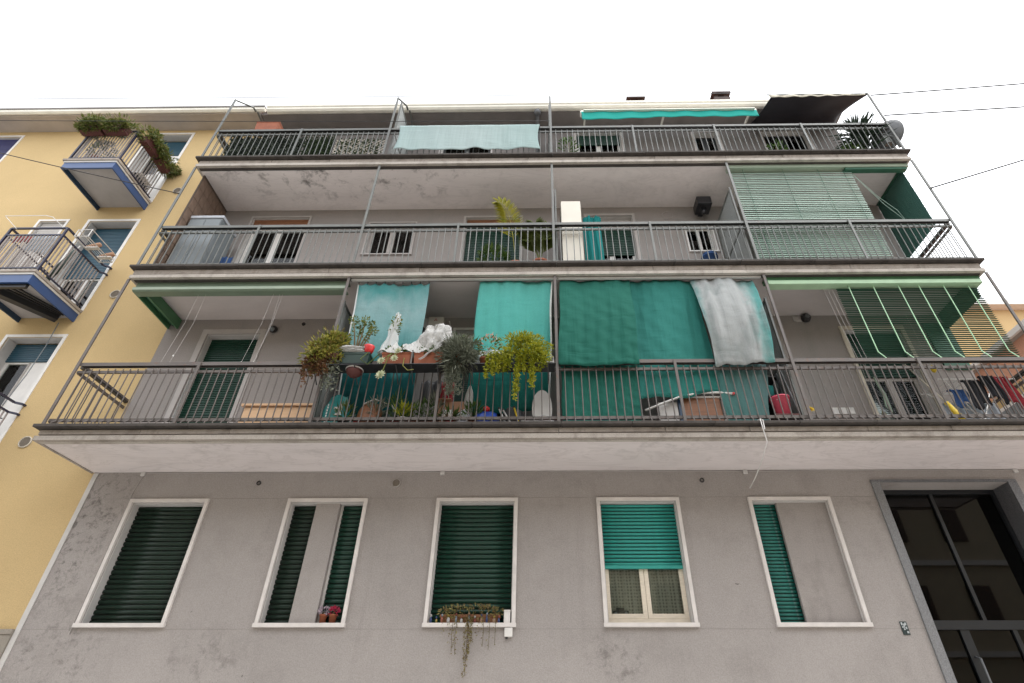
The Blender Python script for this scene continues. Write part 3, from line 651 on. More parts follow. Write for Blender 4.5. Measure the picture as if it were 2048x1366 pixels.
MB().box(1.015, 1.965, 0.10, 0.19, 10.301, 10.606).build('roller_box', 'grey2', d); french(d, UP['b4'], F2+0.02, 'white', 9.9, 'glass', 0.14, 'sheer')
d = surround('window', UP['b5'], bld, 'white', 0.03, 0.025, True, 'small dark window under the black lamp box'); french(d, UP['b5'], 9.545, 'white', None, 'glass', 0.10, None, 2, 0.03)
for k, nm in (('c0', 'balcony door hidden behind the pale turquoise cloth'), ('c1', 'top balcony door with white frame and green shutter'), ('c2', 'narrow dark top balcony window'), ('c3', 'wide dark top balcony door below the tarpaulin')):
    d = surround('balcony_door', UP[k], bld, 'grey2', 0.05, 0.02, False, nm); a, b, c, e = UP[k]
    if k == 'c1': corrugated('shutter', d, a+0.015, b-0.015, 13.35, e-0.015, 8, 'dkgreen', 0.10)
    french(d, UP[k], F3+0.02, 'white' if k == 'c1' else 'doorframe', None, 'glass', 0.14, None)
# small fittings on the facade
def round_vent(x, z, r, parent=bld, name='vent_cover', y=0.0, rim='grey2'):
    o = MB().lathe([(r, 0), (r, -0.018), (r*0.86, -0.024), (r*0.84, -0.012)], (x, y, z), 24, 'y').build(name, rim, parent, True)
    g = MB().lathe([(r*0.83, -0.006), (r*0.83, -0.013), (r*0.2, -0.015)], (x, y, z), 24, 'y').build('grille', 'mesh_grille', o)
    for k in range(-3, 4):
        h = math.sqrt(max(0, (r*0.8)**2-(k*r*0.22)**2)); MB().box(x-h, x+h, y-0.021, y-0.0155, z+k*r*0.22-0.004, z+k*r*0.22+0.004).build('louvre', 'mesh_grille', o)
    return o
round_vent(-2.22, 4.64, 0.065)
for x, z in ((-4.33, 4.65), (2.43, 4.67), (-4.42, 7.72)):
    MB().lathe([(0.034, 0.0), (0.034, -0.012), (0.024, -0.014), (0.022, 0.004)], (x, 0, z), 16, 'y').build('vent_hole', 'black', bld)
for x in (-6.17, -1.53, 3.11, 7.2): MB().box(x-0.032, x+0.032, -0.03, -0.001, 4.765, 4.825).build('junction_box', 'reveal', bld, bevel=0.006)
MB().tube([(-6.17, -0.012, 4.81), (-3.0, -0.012, 4.815), (-1.5, -0.012, 4.805), (0.5, -0.012, 4.812), (3.1, -0.012, 4.805), (5.4, -0.012, 4.815), (7.2, -0.012, 4.81)], 0.006, 5).build('facade_cable', 'grey2', bld)
MB().tube([(-6.17, -0.008, 4.76), (-6.21, -0.008, 4.5), (-6.215, -0.008, 2.6)], 0.006, 5).build('facade_cable', 'grey2', bld)
MB().box(XL-0.001, XL+0.07, -0.012, -0.001, 0.0, S1-0.015).build('expansion_joint_strip', 'reveal', bld)

M['score'] = plain('scored_render', (0.25, 0.228, 0.215), 0.9, 0.3, 3)
for z in (4.41, 2.66):
    for a, b in ((XL+0.08, -6.2), (-4.97, -3.82), (-2.58, -1.60), (-0.34, 0.79), (2.05, 3.03), (4.29, 4.95)): MB().box(a, b, -0.0015, 0.0, z, z+0.004).build('scored_line', 'score', bld)
np_ = thing('house_number_plate', 'small dark house number plate beside the entrance', 'number plate', (4.69, -0.01, 2.66))
MB().box(4.645, 4.735, -0.012, -0.002, 2.59, 2.745).build('plate', 'navyplate', np_, bevel=0.004)
mk = MB()
for a, b, c, e in ((4.655, 4.675, 2.70, 2.735), (4.68, 4.70, 2.69, 2.72), (4.655, 4.695, 2.672, 2.688), (4.70, 4.722, 2.70, 2.732), (4.70, 4.718, 2.655, 2.682), (4.672, 4.69, 2.645, 2.665), (4.70, 4.725, 2.608, 2.632)): mk.box(a, b, -0.014, -0.0121, c, e)
mk.build('enamel_marks', 'platemark', np_)['kind'] = 'stuff'
ic = thing('intercom_box', 'small white box under the right end of the plant-filled sill', 'box', (-0.44, -0.03, 2.57)); MB().box(-0.50, -0.395, -0.045, -0.001, 2.565, 2.675).build('casing', 'plaswhite', ic, bevel=0.01); MB().box(-0.485, -0.455, -0.04, -0.005, 2.545, 2.5645).build('plug', 'black', ic)

# ------------------------------------------------------------------ yellow building on the left
yb = thing('yellow_building', 'pale yellow apartment building with blue skirted balconies on the left', 'building', (-11, 4.5, 0))
YD = [(-9.84, -8.80, 11.22, 13.83), (-9.84, -8.80, 8.08, 10.60), (-9.84, -8.80, 4.94, 7.46)]
YW = [(-14.2, -13.14, 12.2, 13.80), (-10.95, -10.36, 9.2, 10.62), (-14.2, -13.14, 8.9, 10.6), (-14.2, -13.14, 5.8, 7.4)]
wall_holes(MB(), -19, -6.951, 2.66, TOP, YD+YW, 0, 0.26).build('wall', 'yellow', yb)
MB().box(-19, -6.955, -0.035, 0.25, 0, 2.60).build('plinth', 'plinth', yb); MB().box(-19, -6.955, -0.05, 0.25, 2.601, 2.66).build('plinth_band', 'plinth', yb)
MB().quad((-19, 0, 0), (-19, 9, 0), (-19, 9, TOP), (-19, 0, TOP)).quad((-19, 9, 0), (-6.96, 9, 0), (-6.96, 9, TOP), (-19, 9, TOP)).build('side_wall', 'yellow', yb)
MB().box(-19, -6.95, -0.42, 0, 14.0, 14.10).build('eave', 'eave', yb)
MB().box(-19, -6.95, -0.46, -0.421, 13.985, 14.06).build('eave_board', 'eave', yb)
MB().extrude_x([(-0.461, 14.12), (-0.461, 14.02), (-0.50, 14.0), (-0.55, 14.03), (-0.56, 14.09), (-0.50, 14.09)], -19, -6.80).build('gutter', 'gutter', yb)
MB().extrude_x([(-0.56, 14.092), (-0.58, 14.10), (-0.58, 14.15), (-0.47, 14.15), (-0.47, 14.125)], -19, -6.80).build('gutter_lip', 'gutterdk', yb)
MB().poly([(-19, -0.4, 14.16), (-6.92, -0.4, 14.16), (-6.92, 4.6, 16.0), (-19, 4.6, 16.0)]).poly([(-19, 4.6, 16.0), (-6.92, 4.6, 16.0), (-6.92, 9.3, 14.16), (-19, 9.3, 14.16)]).build('roof', 'roof', yb, solid=0.06)
for z in (4.7, 7.85, 11.0): MB().box(-18.9, -7.0, 0.45, 8.9, z, z+0.12).build('floor_slab', 'ground', yb)
for i, h in enumerate(YD):
    o = surround('balcony_door', h, yb, 'white', 0.06, 0.012, False); a, b, c, e = h
    MB().box(a+0.013, a+0.02, 0.013, 0.255, c, e-0.014).build('reveal', 'reveal', o)
    zl = (13.25, 9.1, 7.05)[i]
    corrugated('shutter', o, a+0.02, b-0.02, zl, e-0.02, max(6, int((e-zl)/0.045)), 'blueshut', 0.20)
    french(o, (a, b, c, e), c+0.02, 'white', zl+0.02, 'glass', 0.225, 'sheer' if i else None)
    if i != 1: MB().box(a+0.50, b-0.03, 0.205, 0.222, c+0.03, zl-0.03).build('door_leaf', 'white', o); MB().box(a+0.49, a+0.52, 0.19, 0.204, c+0.03, zl-0.03).build('meeting_stile', 'grey2', o)
for i, h in enumerate(YW):
    o = surround('window', h, yb, 'white', 0.05, 0.012, True); a, b, c, e = h
    if i == 1: corrugated('shutter', o, a+0.02, b-0.02, c+0.01, e-0.02, 24, 'reveal', 0.06)
    else: corrugated('shutter', o, a+0.02, b-0.02, c+0.01, e-0.02, 30, 'indigo', 0.06)
for x, z in ((-8.31, 11.61), (-8.31, 8.49), (-8.33, 5.35)): round_vent(x, z, 0.10, yb, rim='cream2')
M['ysoffit'] = plain('grey_balcony_soffit', (0.40, 0.385, 0.385), 0.9, 0.12, 2.0)
def yellow_balcony(z0):
    f = z0+0.26
    s = MB().box(-9.84, -8.82, -1.08, 0, z0+0.10, f).build('balcony', 'ysoffit', yb)
    MB().box(-9.87, -8.79, -1.12, -1.081, z0, z0+0.175).build('skirt_panel', 'blue', s)
    MB().box(-8.819, -8.79, -1.08, 0, z0, z0+0.175).build('skirt_panel', 'blue', s)
    MB().box(-9.87, -9.841, -1.08, 0, z0, z0+0.175).build('skirt_panel', 'bluedk', s)
    MB().box(-9.885, -8.775, -1.135, -1.0, z0+0.176, z0+0.215).box(-8.9, -8.775, -0.999, 0, z0+0.176, z0+0.215).box(-9.885, -9.8, -0.999, 0, z0+0.176, z0+0.215).build('white_moulding', 'white', s)
    MB().box(-9.91, -8.75, -1.16, -1.0, z0+0.2155, f+0.004).box(-8.9, -8.75, -0.999, 0, z0+0.2155, f+0.004).box(-9.91, -9.8, -0.999, 0, z0+0.2155, f+0.004).build('edge_stone', 'fascia', s)
    return f
yf = [yellow_balcony(z) for z in (10.96, 7.81, 4.66)]
M['ybar'] = plain('weathered_grey_bar', (0.27, 0.235, 0.215), 0.6, 0.25, 12)
def yellow_rail(f, label, H=1.1, mid=True):
    r = thing('balcony_railing', label, 'railing', (-9.33, -1.1, f))
    x0, x1, y0 = -9.86, -8.80, -1.10
    path = [(x0, -0.02, f+H), (x0, y0, f+H), (x1, y0, f+H), (x1, -0.12, f+H), (x1+0.09, -0.05, f+H), (x1+0.09, 0.0, f+H)]
    for p, q in zip(path, path[1:]): MB().bar(p, q, 0.035, 0.03).build('handrail', 'navy', r)
    if mid:
        pm = [(a, b, c-0.18) for a, b, c in path]
        for p, q in zip(pm, pm[1:]): MB().bar(p, q, 0.025, 0.03).build('upper_rail', 'navy', r)
    for p, q in (((x0, -0.05, f+0.09), (x0, y0, f+0.09)), ((x0, y0, f+0.09), (x1, y0, f+0.09)), ((x1, y0, f+0.09), (x1, -0.05, f+0.09))): MB().bar(p, q, 0.025, 0.02).build('lower_rail', 'navy', r)
    for x in (x0, x1): MB().box(x-0.017, x+0.017, y0-0.017, y0+0.017, f, f+H).build('post', 'navy', r)
    top = H-(0.18 if mid else 0)
    me = shared(MB().box(-0.012, 0.012, -0.006, 0.006, 0.09, top), 'baluster', 'ybar')
    for k in range(1, 16): piece(me, 'baluster', (x0+(x1-x0)*k/16, y0, f), r)
    for x in (x0, x1):
        for k in range(1, 15): piece(me, 'baluster', (x, y0+1.05*k/15, f), r)
    return r
yellow_rail(yf[0], 'dark blue railing of the upper yellow-building balcony with flower boxes', 1.03, False)
yellow_rail(yf[1], 'dark blue railing of the middle yellow-building balcony with a clothes airer')
yellow_rail(yf[2], 'dark railing end at the left edge by the white door')

# ------------------------------------------------------------------ buildings at the right and across the street
rb = thing('yellow_house', 'distant yellow house beyond the right end of the balconies', 'building', (17, 10, 0))
MB().box(12.6, 24, 6.0, 16, 0, 12.75).build('wall', 'yellow', rb); MB().box(12.5, 24.3, 5.85, 16.3, 12.751, 12.86).build('eave', 'white', rb); MB().box(12.4, 24.4, 5.70, 5.849, 12.76, 12.95).build('gutter', 'white', rb)
pb = thing('peach_house', 'low peach house with white eave beside the right balcony end', 'building', (14, 3, 0))
wall = MB().box(9.15, 18, -0.4, 5.4, 0, 7.689).build('wall', 'peach', pb)
MB().box(9.12, 9.149, 0.3, 5.3, 0, 7.0).build('side_render', 'yellow', pb)
MB().box(9.02, 18.3, -0.6, 5.6, 7.69, 7.74).build('eave', 'eave', pb); MB().box(8.96, 9.019, -0.7, 5.7, 7.68, 7.79).build('gutter', 'white', pb)
MB().poly([(9.0, -0.6, 7.74), (18.2, -0.6, 9.0), (18.2, 5.6, 9.0), (9.0, 5.6, 7.74)]).build('roof', 'roof', pb, solid=0.06)
for y in (0.8, 2.9):
    w = MB().box(9.08, 9.119, y, y+0.95, 5.2, 6.75).build('window', 'white', pb); MB().box(9.065, 9.0795, y+0.08, y+0.87, 5.28, 6.67).build('pane', 'greybox', w)
ob = thing('opposite_building', 'cream house across the street, seen only as a reflection in the entrance glass', 'building', (0, -20, 0))
MB().box(-30, 30, -24, -16, 0, 11.2).build('wall', 'opp', ob); MB().box(-30, 30, -15.999, -15.6, 10.9, 11.2).box(-30, 30, -15.999, -15.85, 3.9, 4.1).box(-30, 30, -15.999, -15.85, 7.3, 7.5).build('cornice', 'white', ob)
for k in range(-9, 10):
    for z in (1.2, 4.9, 8.3): MB().box(k*2.6-0.5, k*2.6+0.5, -15.999, -15.93, z, z+1.6).build('window', 'oppdk', ob)

# ================================================================== things on and around the balconies
# ---- foliage helpers
def leaf(mb, p, d, n, L, W, bend=0.15):
    """pointed leaf of two folded quads starting at p along d"""
    d = d.normalized(); s = d.cross(n)
    if s.length < 1e-4: s = d.cross(Vector((1, 0, 0.3)))
    s.normalize(); nn = s.cross(d).normalized()
    m = p + d*L*0.5 + nn*L*bend*0.5; e = p + d*L - nn*L*bend*0.3
    k = len(mb.v); mb.v += [tuple(p), tuple(m + s*W/2), tuple(e), tuple(m - s*W/2)]
    mb.f += [(k, k+1, k+2), (k, k+2, k+3)]
def rv():
    while True:
        v = Vector((uj(1), uj(1), uj(1)))
        if 0.05 < v.length < 1: return v
def cloud(mb, c, r, n, L, W, up=0.3, shell=0.5):
    c = Vector(c)
    for _ in range(n):
        v = rv(); v = v.normalized()*(v.length**shell)
        p = c + Vector((v.x*r[0], v.y*r[1], v.z*r[2]))
        d = (v.normalized() + rv()*0.7 + Vector((0, 0, up)))
        leaf(mb, p, d, rv(), L*rnd.uniform(0.6, 1.3), W*rnd.uniform(0.7, 1.2))
def clump(mb, c, r, n, L, W, up=0.3, k=12, sub=0.42):
    c = Vector(c)
    cs = []
    for _ in range(k):
        v = rv(); cs.append((c+Vector((v.x*r[0], v.y*r[1], v.z*r[2]*0.9)), rnd.uniform(0.55, 1.25)))
    for q, f in cs: cloud(mb, q, (r[0]*sub*f, r[1]*sub*f*1.2, r[2]*sub*f), int(n/k*f), L, W, up, 0.75)
    for _ in range(n//14):                                     # stray shoots break the outline
        v = rv().normalized(); p = c+Vector((v.x*r[0], v.y*r[1], v.z*r[2])); leaf(mb, p, v+rv()*0.5+Vector((0, 0, up)), rv(), L*rnd.uniform(1.0, 1.9), W*0.8)
def strand(mb, path, n, L, W, spread=0.02):
    P = [Vector(p) for p in path]
    for i in range(n):
        t = (i+rnd.random())/n*(len(P)-1); k = min(int(t), len(P)-2); p = P[k].lerp(P[k+1], t-k) + rv()*spread
        leaf(mb, p, rv()+Vector((0, -0.2, -0.1)), rv(), L*rnd.uniform(0.6, 1.2), W)
def rosette(mb, c, r, axis=(0, -1, 0), n=14, W=0.35):
    c = Vector(c); a = Vector(axis).normalized(); u = a.orthogonal().normalized(); v = a.cross(u)
    for ring, (k, tilt) in enumerate(((n, 0.2), (n*2//3, 0.6), (n//3, 1.1))):
        for i in range(k):
            t = 2*math.pi*(i+ring*0.5)/k; d = (u*math.cos(t)+v*math.sin(t))*math.cos(tilt) + a*math.sin(tilt)
            leaf(mb, c, d, a, r*(1-0.25*ring), r*W, 0.2)
def pot(c, r, h, parent, mat='terracotta', name='pot'):
    MB().lathe([(r*0.72, 0), (r*0.95, h*0.82), (r*1.06, h*0.82), (r*1.06, h), (r*0.94, h), (r*0.90, h*0.9)], c, 16).build(name, mat, parent, True)
    MB().lathe([(r*0.90, 0), (r*0.85, 0.005)], (c[0], c[1], c[2]+h*0.86), 16).build('soil', 'soil', parent)
def planter(x0, x1, y0, y1, z0, z1, parent, mat='terracotta'):
    t = 0.018; i = 0.02
    mb = MB()
    b = [(x0+i, y0+i), (x1-i, y0+i), (x1-i, y1-i), (x0+i, y1-i)]; tp = [(x0, y0), (x1, y0), (x1, y1), (x0, y1)]
    inn = [(x0+t, y0+t), (x1-t, y0+t), (x1-t, y1-t), (x0+t, y1-t)]
    n = len(mb.v); zz = z1-0.035
    mb.v += [(x, y, z0) for x, y in b] + [(x+(0.008 if x < (x0+x1)/2 else -0.008), y+(0.008 if y < (y0+y1)/2 else -0.008), zz) for x, y in tp] + [(x, y, zz+0.004) for x, y in tp] + [(x, y, z1) for x, y in tp] + [(x, y, z1) for x, y in inn] + [(x, y, z1-0.03) for x, y in inn]
    mb.f.append((n+3, n+2, n+1, n))
    for L in range(5): mb.f += [(n+4*L+k, n+4*L+(k+1) % 4, n+4*L+4+(k+1) % 4, n+4*L+4+k) for k in range(4)]
    mb.f.append((n+20, n+21, n+22, n+23))
    mb.build('trough', mat, parent)
    MB().box(x0+t+0.002, x1-t-0.002, y0+t+0.002, y1-t-0.002, z1-0.028, z1-0.016).build('soil', 'soil', parent)

# ---- cloths
def cloth(name, label, x0t, x1t, x0b, x1b, zt, zb, y_t, y_b, mat, amp=0.018, freq=9, nu=60, nv=30, sag=0.0, solid=0.003, scal=0, group=None, hem=False, bell=0, wr=0.006, botfn=None, cat='curtain'):
    ph = [rnd.random()*6 for _ in range(6)]
    def fn(u, v):                                          # v 0 bottom -> 1 top
        xa = x0b+(x0t-x0b)*v; xb = x1b+(x1t-x1b)*v
        env = 0.55+0.45*abs(v-0.3)
        y = y_b+(y_t-y_b)*v + bell*math.sin(math.pi*v)
        y += amp*env*(math.sin(u*freq*1.0+ph[0]+0.6*math.sin(v*2+ph[1]))+0.6*math.sin(u*freq*2.3+ph[2]+v*1.1)+0.45*math.sin(u*freq*5.1+ph[5]+0.8*math.sin(v*3+ph[0])))
        y += wr*math.sin(u*31+v*17+ph[3])*math.sin(v*23-u*9+ph[4])
        z0 = zb + (botfn(u) if botfn else 0.012*math.sin(u*7+ph[5]))
        z1 = zt - scal*abs(math.sin(u*math.pi*8))
        z = z0+(z1-z0)*v - sag*math.sin(math.pi*u)*v
        x = xa+(xb-xa)*u + 0.012*math.sin(v*9+ph[1])*(1 if 0 < u < 1 else 0.7)
        return (x, y, z)
    t = thing(name, label, cat, ((x0b+x1b)/2, y_b, zb), group)
    MB().grid(fn, nu, nv).build('fabric', mat, t, True, solid=solid)
    if hem:
        MB().grid(lambda u, v: Vector(fn(hem-1+0.02*u if hem == 1 else 1-0.02*u, v))+Vector((0, -0.006, 0)), 1, nv).build('hem', 'hem', t, solid=0.002)
    return t
rod = thing('curtain_rod', 'thin rusty rod carrying the cloths above the lowest balcony', 'rod', (0.25, -1.05, 7.80))
MB().tube([(-3.24, -1.06, 7.815), (-1.5, -1.06, 7.805), (0.24, -1.06, 7.815), (2.0, -1.06, 7.805), (3.74, -1.06, 7.81)], 0.011, 8).build('rod', 'rail_a', rod, True)
MB().box(-3.22, 3.72, -1.12, -1.08, 7.79, 7.825).build('rail_strip', 'reveal', rod)
for k in range(9): MB().tube([(-3.1+0.15*k, -1.06+0.022*math.cos(a), 7.785+0.03*math.sin(a)) for a in [i*math.pi/5 for i in range(11)]], 0.004, 4, False).build('ring', 'black', rod)
MB().tube([(0.24, -1.10, 7.83), (0.29, -1.12, 7.79), (0.34, -1.09, 7.81)], 0.008, 5).build('wire_tie', 'rail_a', rod)
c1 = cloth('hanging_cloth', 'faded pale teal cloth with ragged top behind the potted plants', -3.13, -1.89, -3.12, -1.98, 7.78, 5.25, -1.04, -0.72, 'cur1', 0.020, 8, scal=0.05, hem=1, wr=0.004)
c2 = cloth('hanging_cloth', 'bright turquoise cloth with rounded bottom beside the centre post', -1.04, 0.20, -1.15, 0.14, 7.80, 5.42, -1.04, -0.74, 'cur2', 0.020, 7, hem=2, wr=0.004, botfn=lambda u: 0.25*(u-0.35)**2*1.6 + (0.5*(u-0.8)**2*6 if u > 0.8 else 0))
c3 = cloth('hanging_cloth', 'dark green cloth draped over the rail right of the centre post', 0.33, 1.52, 0.26, 1.47, 7.80, 6.00, -1.05, -1.185, 'cur3', 0.018, 8, bell=-0.05, nu=90, wr=0.010)
c4 = cloth('hanging_cloth', 'sea green cloth between the dark green and the bleached cloth', 1.50, 2.62, 1.46, 2.66, 7.80, 5.50, -1.03, -1.01, 'cur4', 0.018, 7, nu=90, wr=0.010, botfn=lambda u: 0.04*math.sin(u*9)+0.10*u)
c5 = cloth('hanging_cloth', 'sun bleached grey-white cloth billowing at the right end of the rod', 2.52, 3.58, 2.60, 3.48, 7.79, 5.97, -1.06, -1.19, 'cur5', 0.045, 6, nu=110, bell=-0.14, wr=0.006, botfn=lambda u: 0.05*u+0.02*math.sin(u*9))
c6 = cloth('hanging_cloth', 'dark green cloth panel hanging low behind the balusters', 0.30, 1.50, 0.30, 1.42, 6.15, 5.10, -1.02, -1.0, 'cur3', 0.02, 11, nv=20, wr=0.016, botfn=lambda u: 0.05*u)
c7 = cloth('hanging_cloth', 'thin grey teal cloth hanging low behind the balusters by the pink bucket', 2.62, 3.42, 2.66, 3.25, 6.1, 5.12, -1.02, -0.98, 'cur5b', 0.02, 8, nv=18)

# ---- green blinds ---------------------------------------------------------
bl = thing('rolled_blind', 'rolled-up green blind box under the soffit of the lowest balcony, left flat', 'blind', (-5.1, -1.0, 7.62))
MB().extrude_x([(-1.055, 7.825), (-1.055, 7.72), (-1.085, 7.70), (-1.085, 7.635), (-1.065, 7.62), (-0.93, 7.62), (-0.93, 7.64), (-1.05, 7.645), (-1.04, 7.72), (-0.93, 7.80), (-0.93, 7.825)], -6.93, -3.29).build('head_box', 'pelmet', bl)
MB().box(-6.93, -3.29, -1.095, -1.0855, 7.64, 7.695).build('head_lip', 'pelmetlt', bl)
MB().box(-6.93, -6.91, -0.929, -0.01, 7.62, 7.825).box(-6.76, -6.74, -0.929, -0.01, 7.62, 7.825).box(-6.91, -6.76, -0.929, -0.01, 7.79, 7.824).build('side_box', 'pelmetr', bl)
MB().tube([(-6.835, -0.92, 7.72), (-6.835, -0.03, 7.72)], 0.045, 10).build('side_roll', 'slatdk', bl, True)
for x, dx in ((-5.85, -0.03), (-5.72, 0.0), (-4.56, -0.06), (-4.45, 0.03), (-4.40, -0.03)):
    z1 = rnd.uniform(5.95, 6.25)
    MB().tube([(x, -0.97, 7.62), (x+dx*0.5+0.02, -0.98, 7.0), (x+dx, -1.06, z1)], 0.0025, 4).build('cord', 'grey2', bl)
    MB().lathe([(0.004, 0), (0.010, 0.01), (0.008, 0.03), (0.003, 0.035)], (x+dx*0.9, -1.05, z1+0.12), 8).build('cord_bead', 'plaswhite', bl)
def venetian(t, x0, x1, z0, z1, n, tilt, y, mat, depth=0.042, skew=0.0, sagf=0.0):
    h = (z1-z0)/n; c, s_ = math.cos(tilt), math.sin(tilt)
    pr = [(-depth/2, 0.0), (0, 0.004), (depth/2, 0.0), (depth/2, -0.0018), (0, 0.0022), (-depth/2, -0.0018)]
    prof = [(a*c-b*s_, a*s_+b*c) for a, b in pr]
    me = shared(MB().extrude_x(prof, -(x1-x0)/2, (x1-x0)/2), 'blind_slat', mat)
    for i in range(n):
        o = piece(me, 'blind_slat', ((x0+x1)/2+skew*(1-i/n)+uj(0.006), y+uj(0.003), z0+h*(i+0.5)), t)
        o.rotation_euler = (uj(0.05), uj(sagf), 0)
b2 = thing('venetian_blind', 'open dark slatted green blind with light green tapes on the lowest balcony', 'blind', (5.6, -1.0, 6.2))
MB().box(3.80, 7.40, -1.07, -0.94, 7.74, 7.825).build('head_box', 'pelmetr', b2)
MB().extrude_x([(-1.075, 7.735), (-1.10, 7.73), (-1.10, 7.655), (-1.08, 7.65), (-0.95, 7.65), (-0.95, 7.67), (-1.07, 7.675)], 3.82, 7.37).build('head_lip', 'pelmetrl', b2)
venetian(b2, 4.97, 7.33, 6.17, 7.63, 38, R(6), -1.0, 'slatdk', 0.037, 0.0, 0.002)
for x in (5.17, 5.58, 6.00, 6.34, 6.75, 7.16): MB().tube([(x, -1.035, 7.66), (x, -1.04, 6.30), (x+0.02, -1.06, 6.24), (x+0.06, -1.09, 6.13)], 0.008, 5).build('tape', 'ribbon', b2)
MB().box(4.97, 7.33, -1.02, -0.985, 6.14, 6.165).build('bottom_bar', 'slatdk', b2)
for x in (4.78, 4.85, 4.92): MB().tube([(x, -0.97, 7.65), (x+0.02, -0.99, 6.9), (x+0.05, -1.03, 6.10), (x+0.06, -1.0, 5.8)], 0.003, 4).build('cord', 'grey2', b2)
MB().tube([(5.0, -0.95, 5.9), (5.03, -0.95, 5.6), (5.0, -0.95, 5.4), (5.05, -0.95, 5.3), (5.06, -0.95, 5.6), (5.02, -0.95, 5.85)], 0.012, 5).build('cord_knot', 'pelmet', b2)
b2s = thing('side_blind', 'dark green blind box closing the street end of the lowest balcony', 'blind', (7.36, -0.5, 7.6))
MB().box(7.33, 7.395, -0.93, -0.03, 7.64, 7.825).build('head_box', 'slatdk', b2s)
me = shared(MB().box(-0.002, 0.002, -0.46, 0.46, -0.02, 0.02), 'blind_slat', 'slatdk')
for k in range(4): piece(me, 'blind_slat', (7.36, -0.48, 7.62-0.042*k), b2s)
MB().box(6.96, 7.40, -0.035, -0.004, 6.62, 7.63).build('wall_panel', 'slatdk', b2s)
b3 = thing('venetian_blind', 'pale green closed slatted blind in front of the middle balcony', 'blind', (5.0, -1.0, 8.2))
MB().box(3.80, 7.42, -1.08, -0.94, 10.80, 10.885).build('head_box', 'pelmetlt', b3)
MB().box(6.15, 7.38, -1.06, -0.96, 10.74, 10.798).build('roll', 'slatdk', b3)
venetian(b3, 3.86, 6.27, 8.25, 10.74, 46, R(64), -1.0, 'slatpale', 0.068, -0.06, 0.004)
for x in (4.1, 4.9, 5.6, 6.1): MB().tube([(x, -1.032, 10.80), (x-0.03, -1.035, 8.25)], 0.004, 4).build('tape', 'slatdk', b3)
MB().tube([(6.28, -0.98, 10.75), (6.42, -1.0, 10.2), (6.55, -1.03, 9.7), (6.75, -1.06, 9.2), (6.70, -1.06, 9.5), (6.50, -1.03, 9.95), (6.30, -0.98, 10.7)], 0.005, 4).build('cord', 'slatpale', b3)
b3s = thing('side_blind', 'dark green blind closing the street end of the middle balcony', 'blind', (7.36, -0.5, 9.2))
M['slatteal'] = plain('grey_teal_slat', (0.045, 0.13, 0.105), 0.6, 0.10, 3)
me = shared(MB().box(-0.003, 0.003, -0.47, 0.47, -0.0205, 0.0205), 'blind_slat', 'slatteal')
for k in range(40):
    o = piece(me, 'blind_slat', (7.36, -0.48+uj(0.004), 10.83-0.0405*k), b3s); o.rotation_euler = (0, 0.12, 0)
MB().box(7.33, 7.40, -0.95, -0.02, 10.852, 10.885).build('head_box', 'slatdk', b3s)

# ---- partitions between flats ---------------------------------------------
def partition(x, f, top, label, panes=2, y0=-1.0, dark=False):
    t = thing('balcony_partition', label, 'partition', (x, -0.5, f))
    fr = MB().box(x-0.015, x+0.015, y0, y0+0.04, f, top).box(x-0.015, x+0.015, -0.045, -0.004, f, top)
    for k in range(panes+1):
        z = f+0.05+(top-f-0.1)*k/panes; fr.box(x-0.014, x+0.014, y0+0.04, -0.045, z-0.025, z+0.025)
    fr.build('frame', 'rail_b' if not dark else 'rail_c', t)
    for k in range(panes):
        za = f+0.05+(top-f-0.1)*k/panes+0.025; zb = f+0.05+(top-f-0.1)*(k+1)/panes-0.025
        MB().box(x-0.004, x+0.004, y0+0.036, -0.041, za, zb).build('panel', 'frost', t)
partition(-3.30, F1, 7.45, 'frosted partition left of the faded teal cloth, lowest balcony')
partition(3.74, F1, 7.45, 'frosted partition right of the bleached cloth, lowest balcony')
partition(0.30, F2, 10.3, 'frosted partition behind the tall ivory cabinet')
partition(3.74, F2, 10.3, 'frosted partition beside the pale green blind')
partition(-3.22, F3, 13.5, 'frosted partition at the left end of the pale draped cloth')
partition(0.22, F3, 13.3, 'frosted partition at the right end of the pale draped cloth')
# tiled side wall, middle balcony left end
sw = thing('tiled_side_wall', 'brown tiled side wall at the left end of the middle balcony', 'wall', (-6.93, -0.48, F2))
MB().box(-6.96, -6.93, -0.95, -0.005, F2+0.002, S3-0.002).build('backing', 'grout', sw)
tw, th = 0.155, 0.30
mt = shared(MB().box(-0.006, 0.006, -tw/2+0.006, tw/2-0.006, -th/2+0.006, th/2-0.006), 'tile', 'tile')
for j in range(9):
    for i in range(6): piece(mt, 'tile', (-6.926+uj(0.0012), -0.94+tw*(i+0.5), F2+0.05+th*(j+0.5)), sw)

# ---- draped cloth, awning, tarpaulin, planter, yucca and dish on the top balcony
ph = 1.3
t = thing('draped_cloth', 'pale turquoise cloth draped over the top balcony railing', 'cloth', (-1.5, -1.17, 11.4))
def dr(u, v):
    z = 11.33+0.89*v + (0.02*math.sin(u*15)+0.02*math.sin(u*37))*(1-v)
    y = -1.19-(0.012*math.sin(u*22+ph)+0.006*math.sin(u*47+v*3))*(1-v*0.85) - 0.02*(1-v)
    return (-3.04+3.05*u+0.05*math.sin(v*3)*(1-2*u), y, z)
MB().grid(dr, 90, 18).build('front_fall', 'cloth_pale', t, True, solid=0.003)
MB().grid(lambda u, v: (dr(u, 1)[0], dr(u, 1)[1]+0.15*v, 12.22+0.012*math.sin(v*math.pi)), 40, 3).build('top_fold', 'cloth_pale', t, True, solid=0.003)
t = thing('awning', 'half-closed green awning with beige cassette under the roof gutter', 'awning', (3.1, -0.4, 13.5))
MB().box(0.98, 5.20, -0.62, -0.48, 13.60, 13.70).build('cassette', 'gutter', t, bevel=0.02)
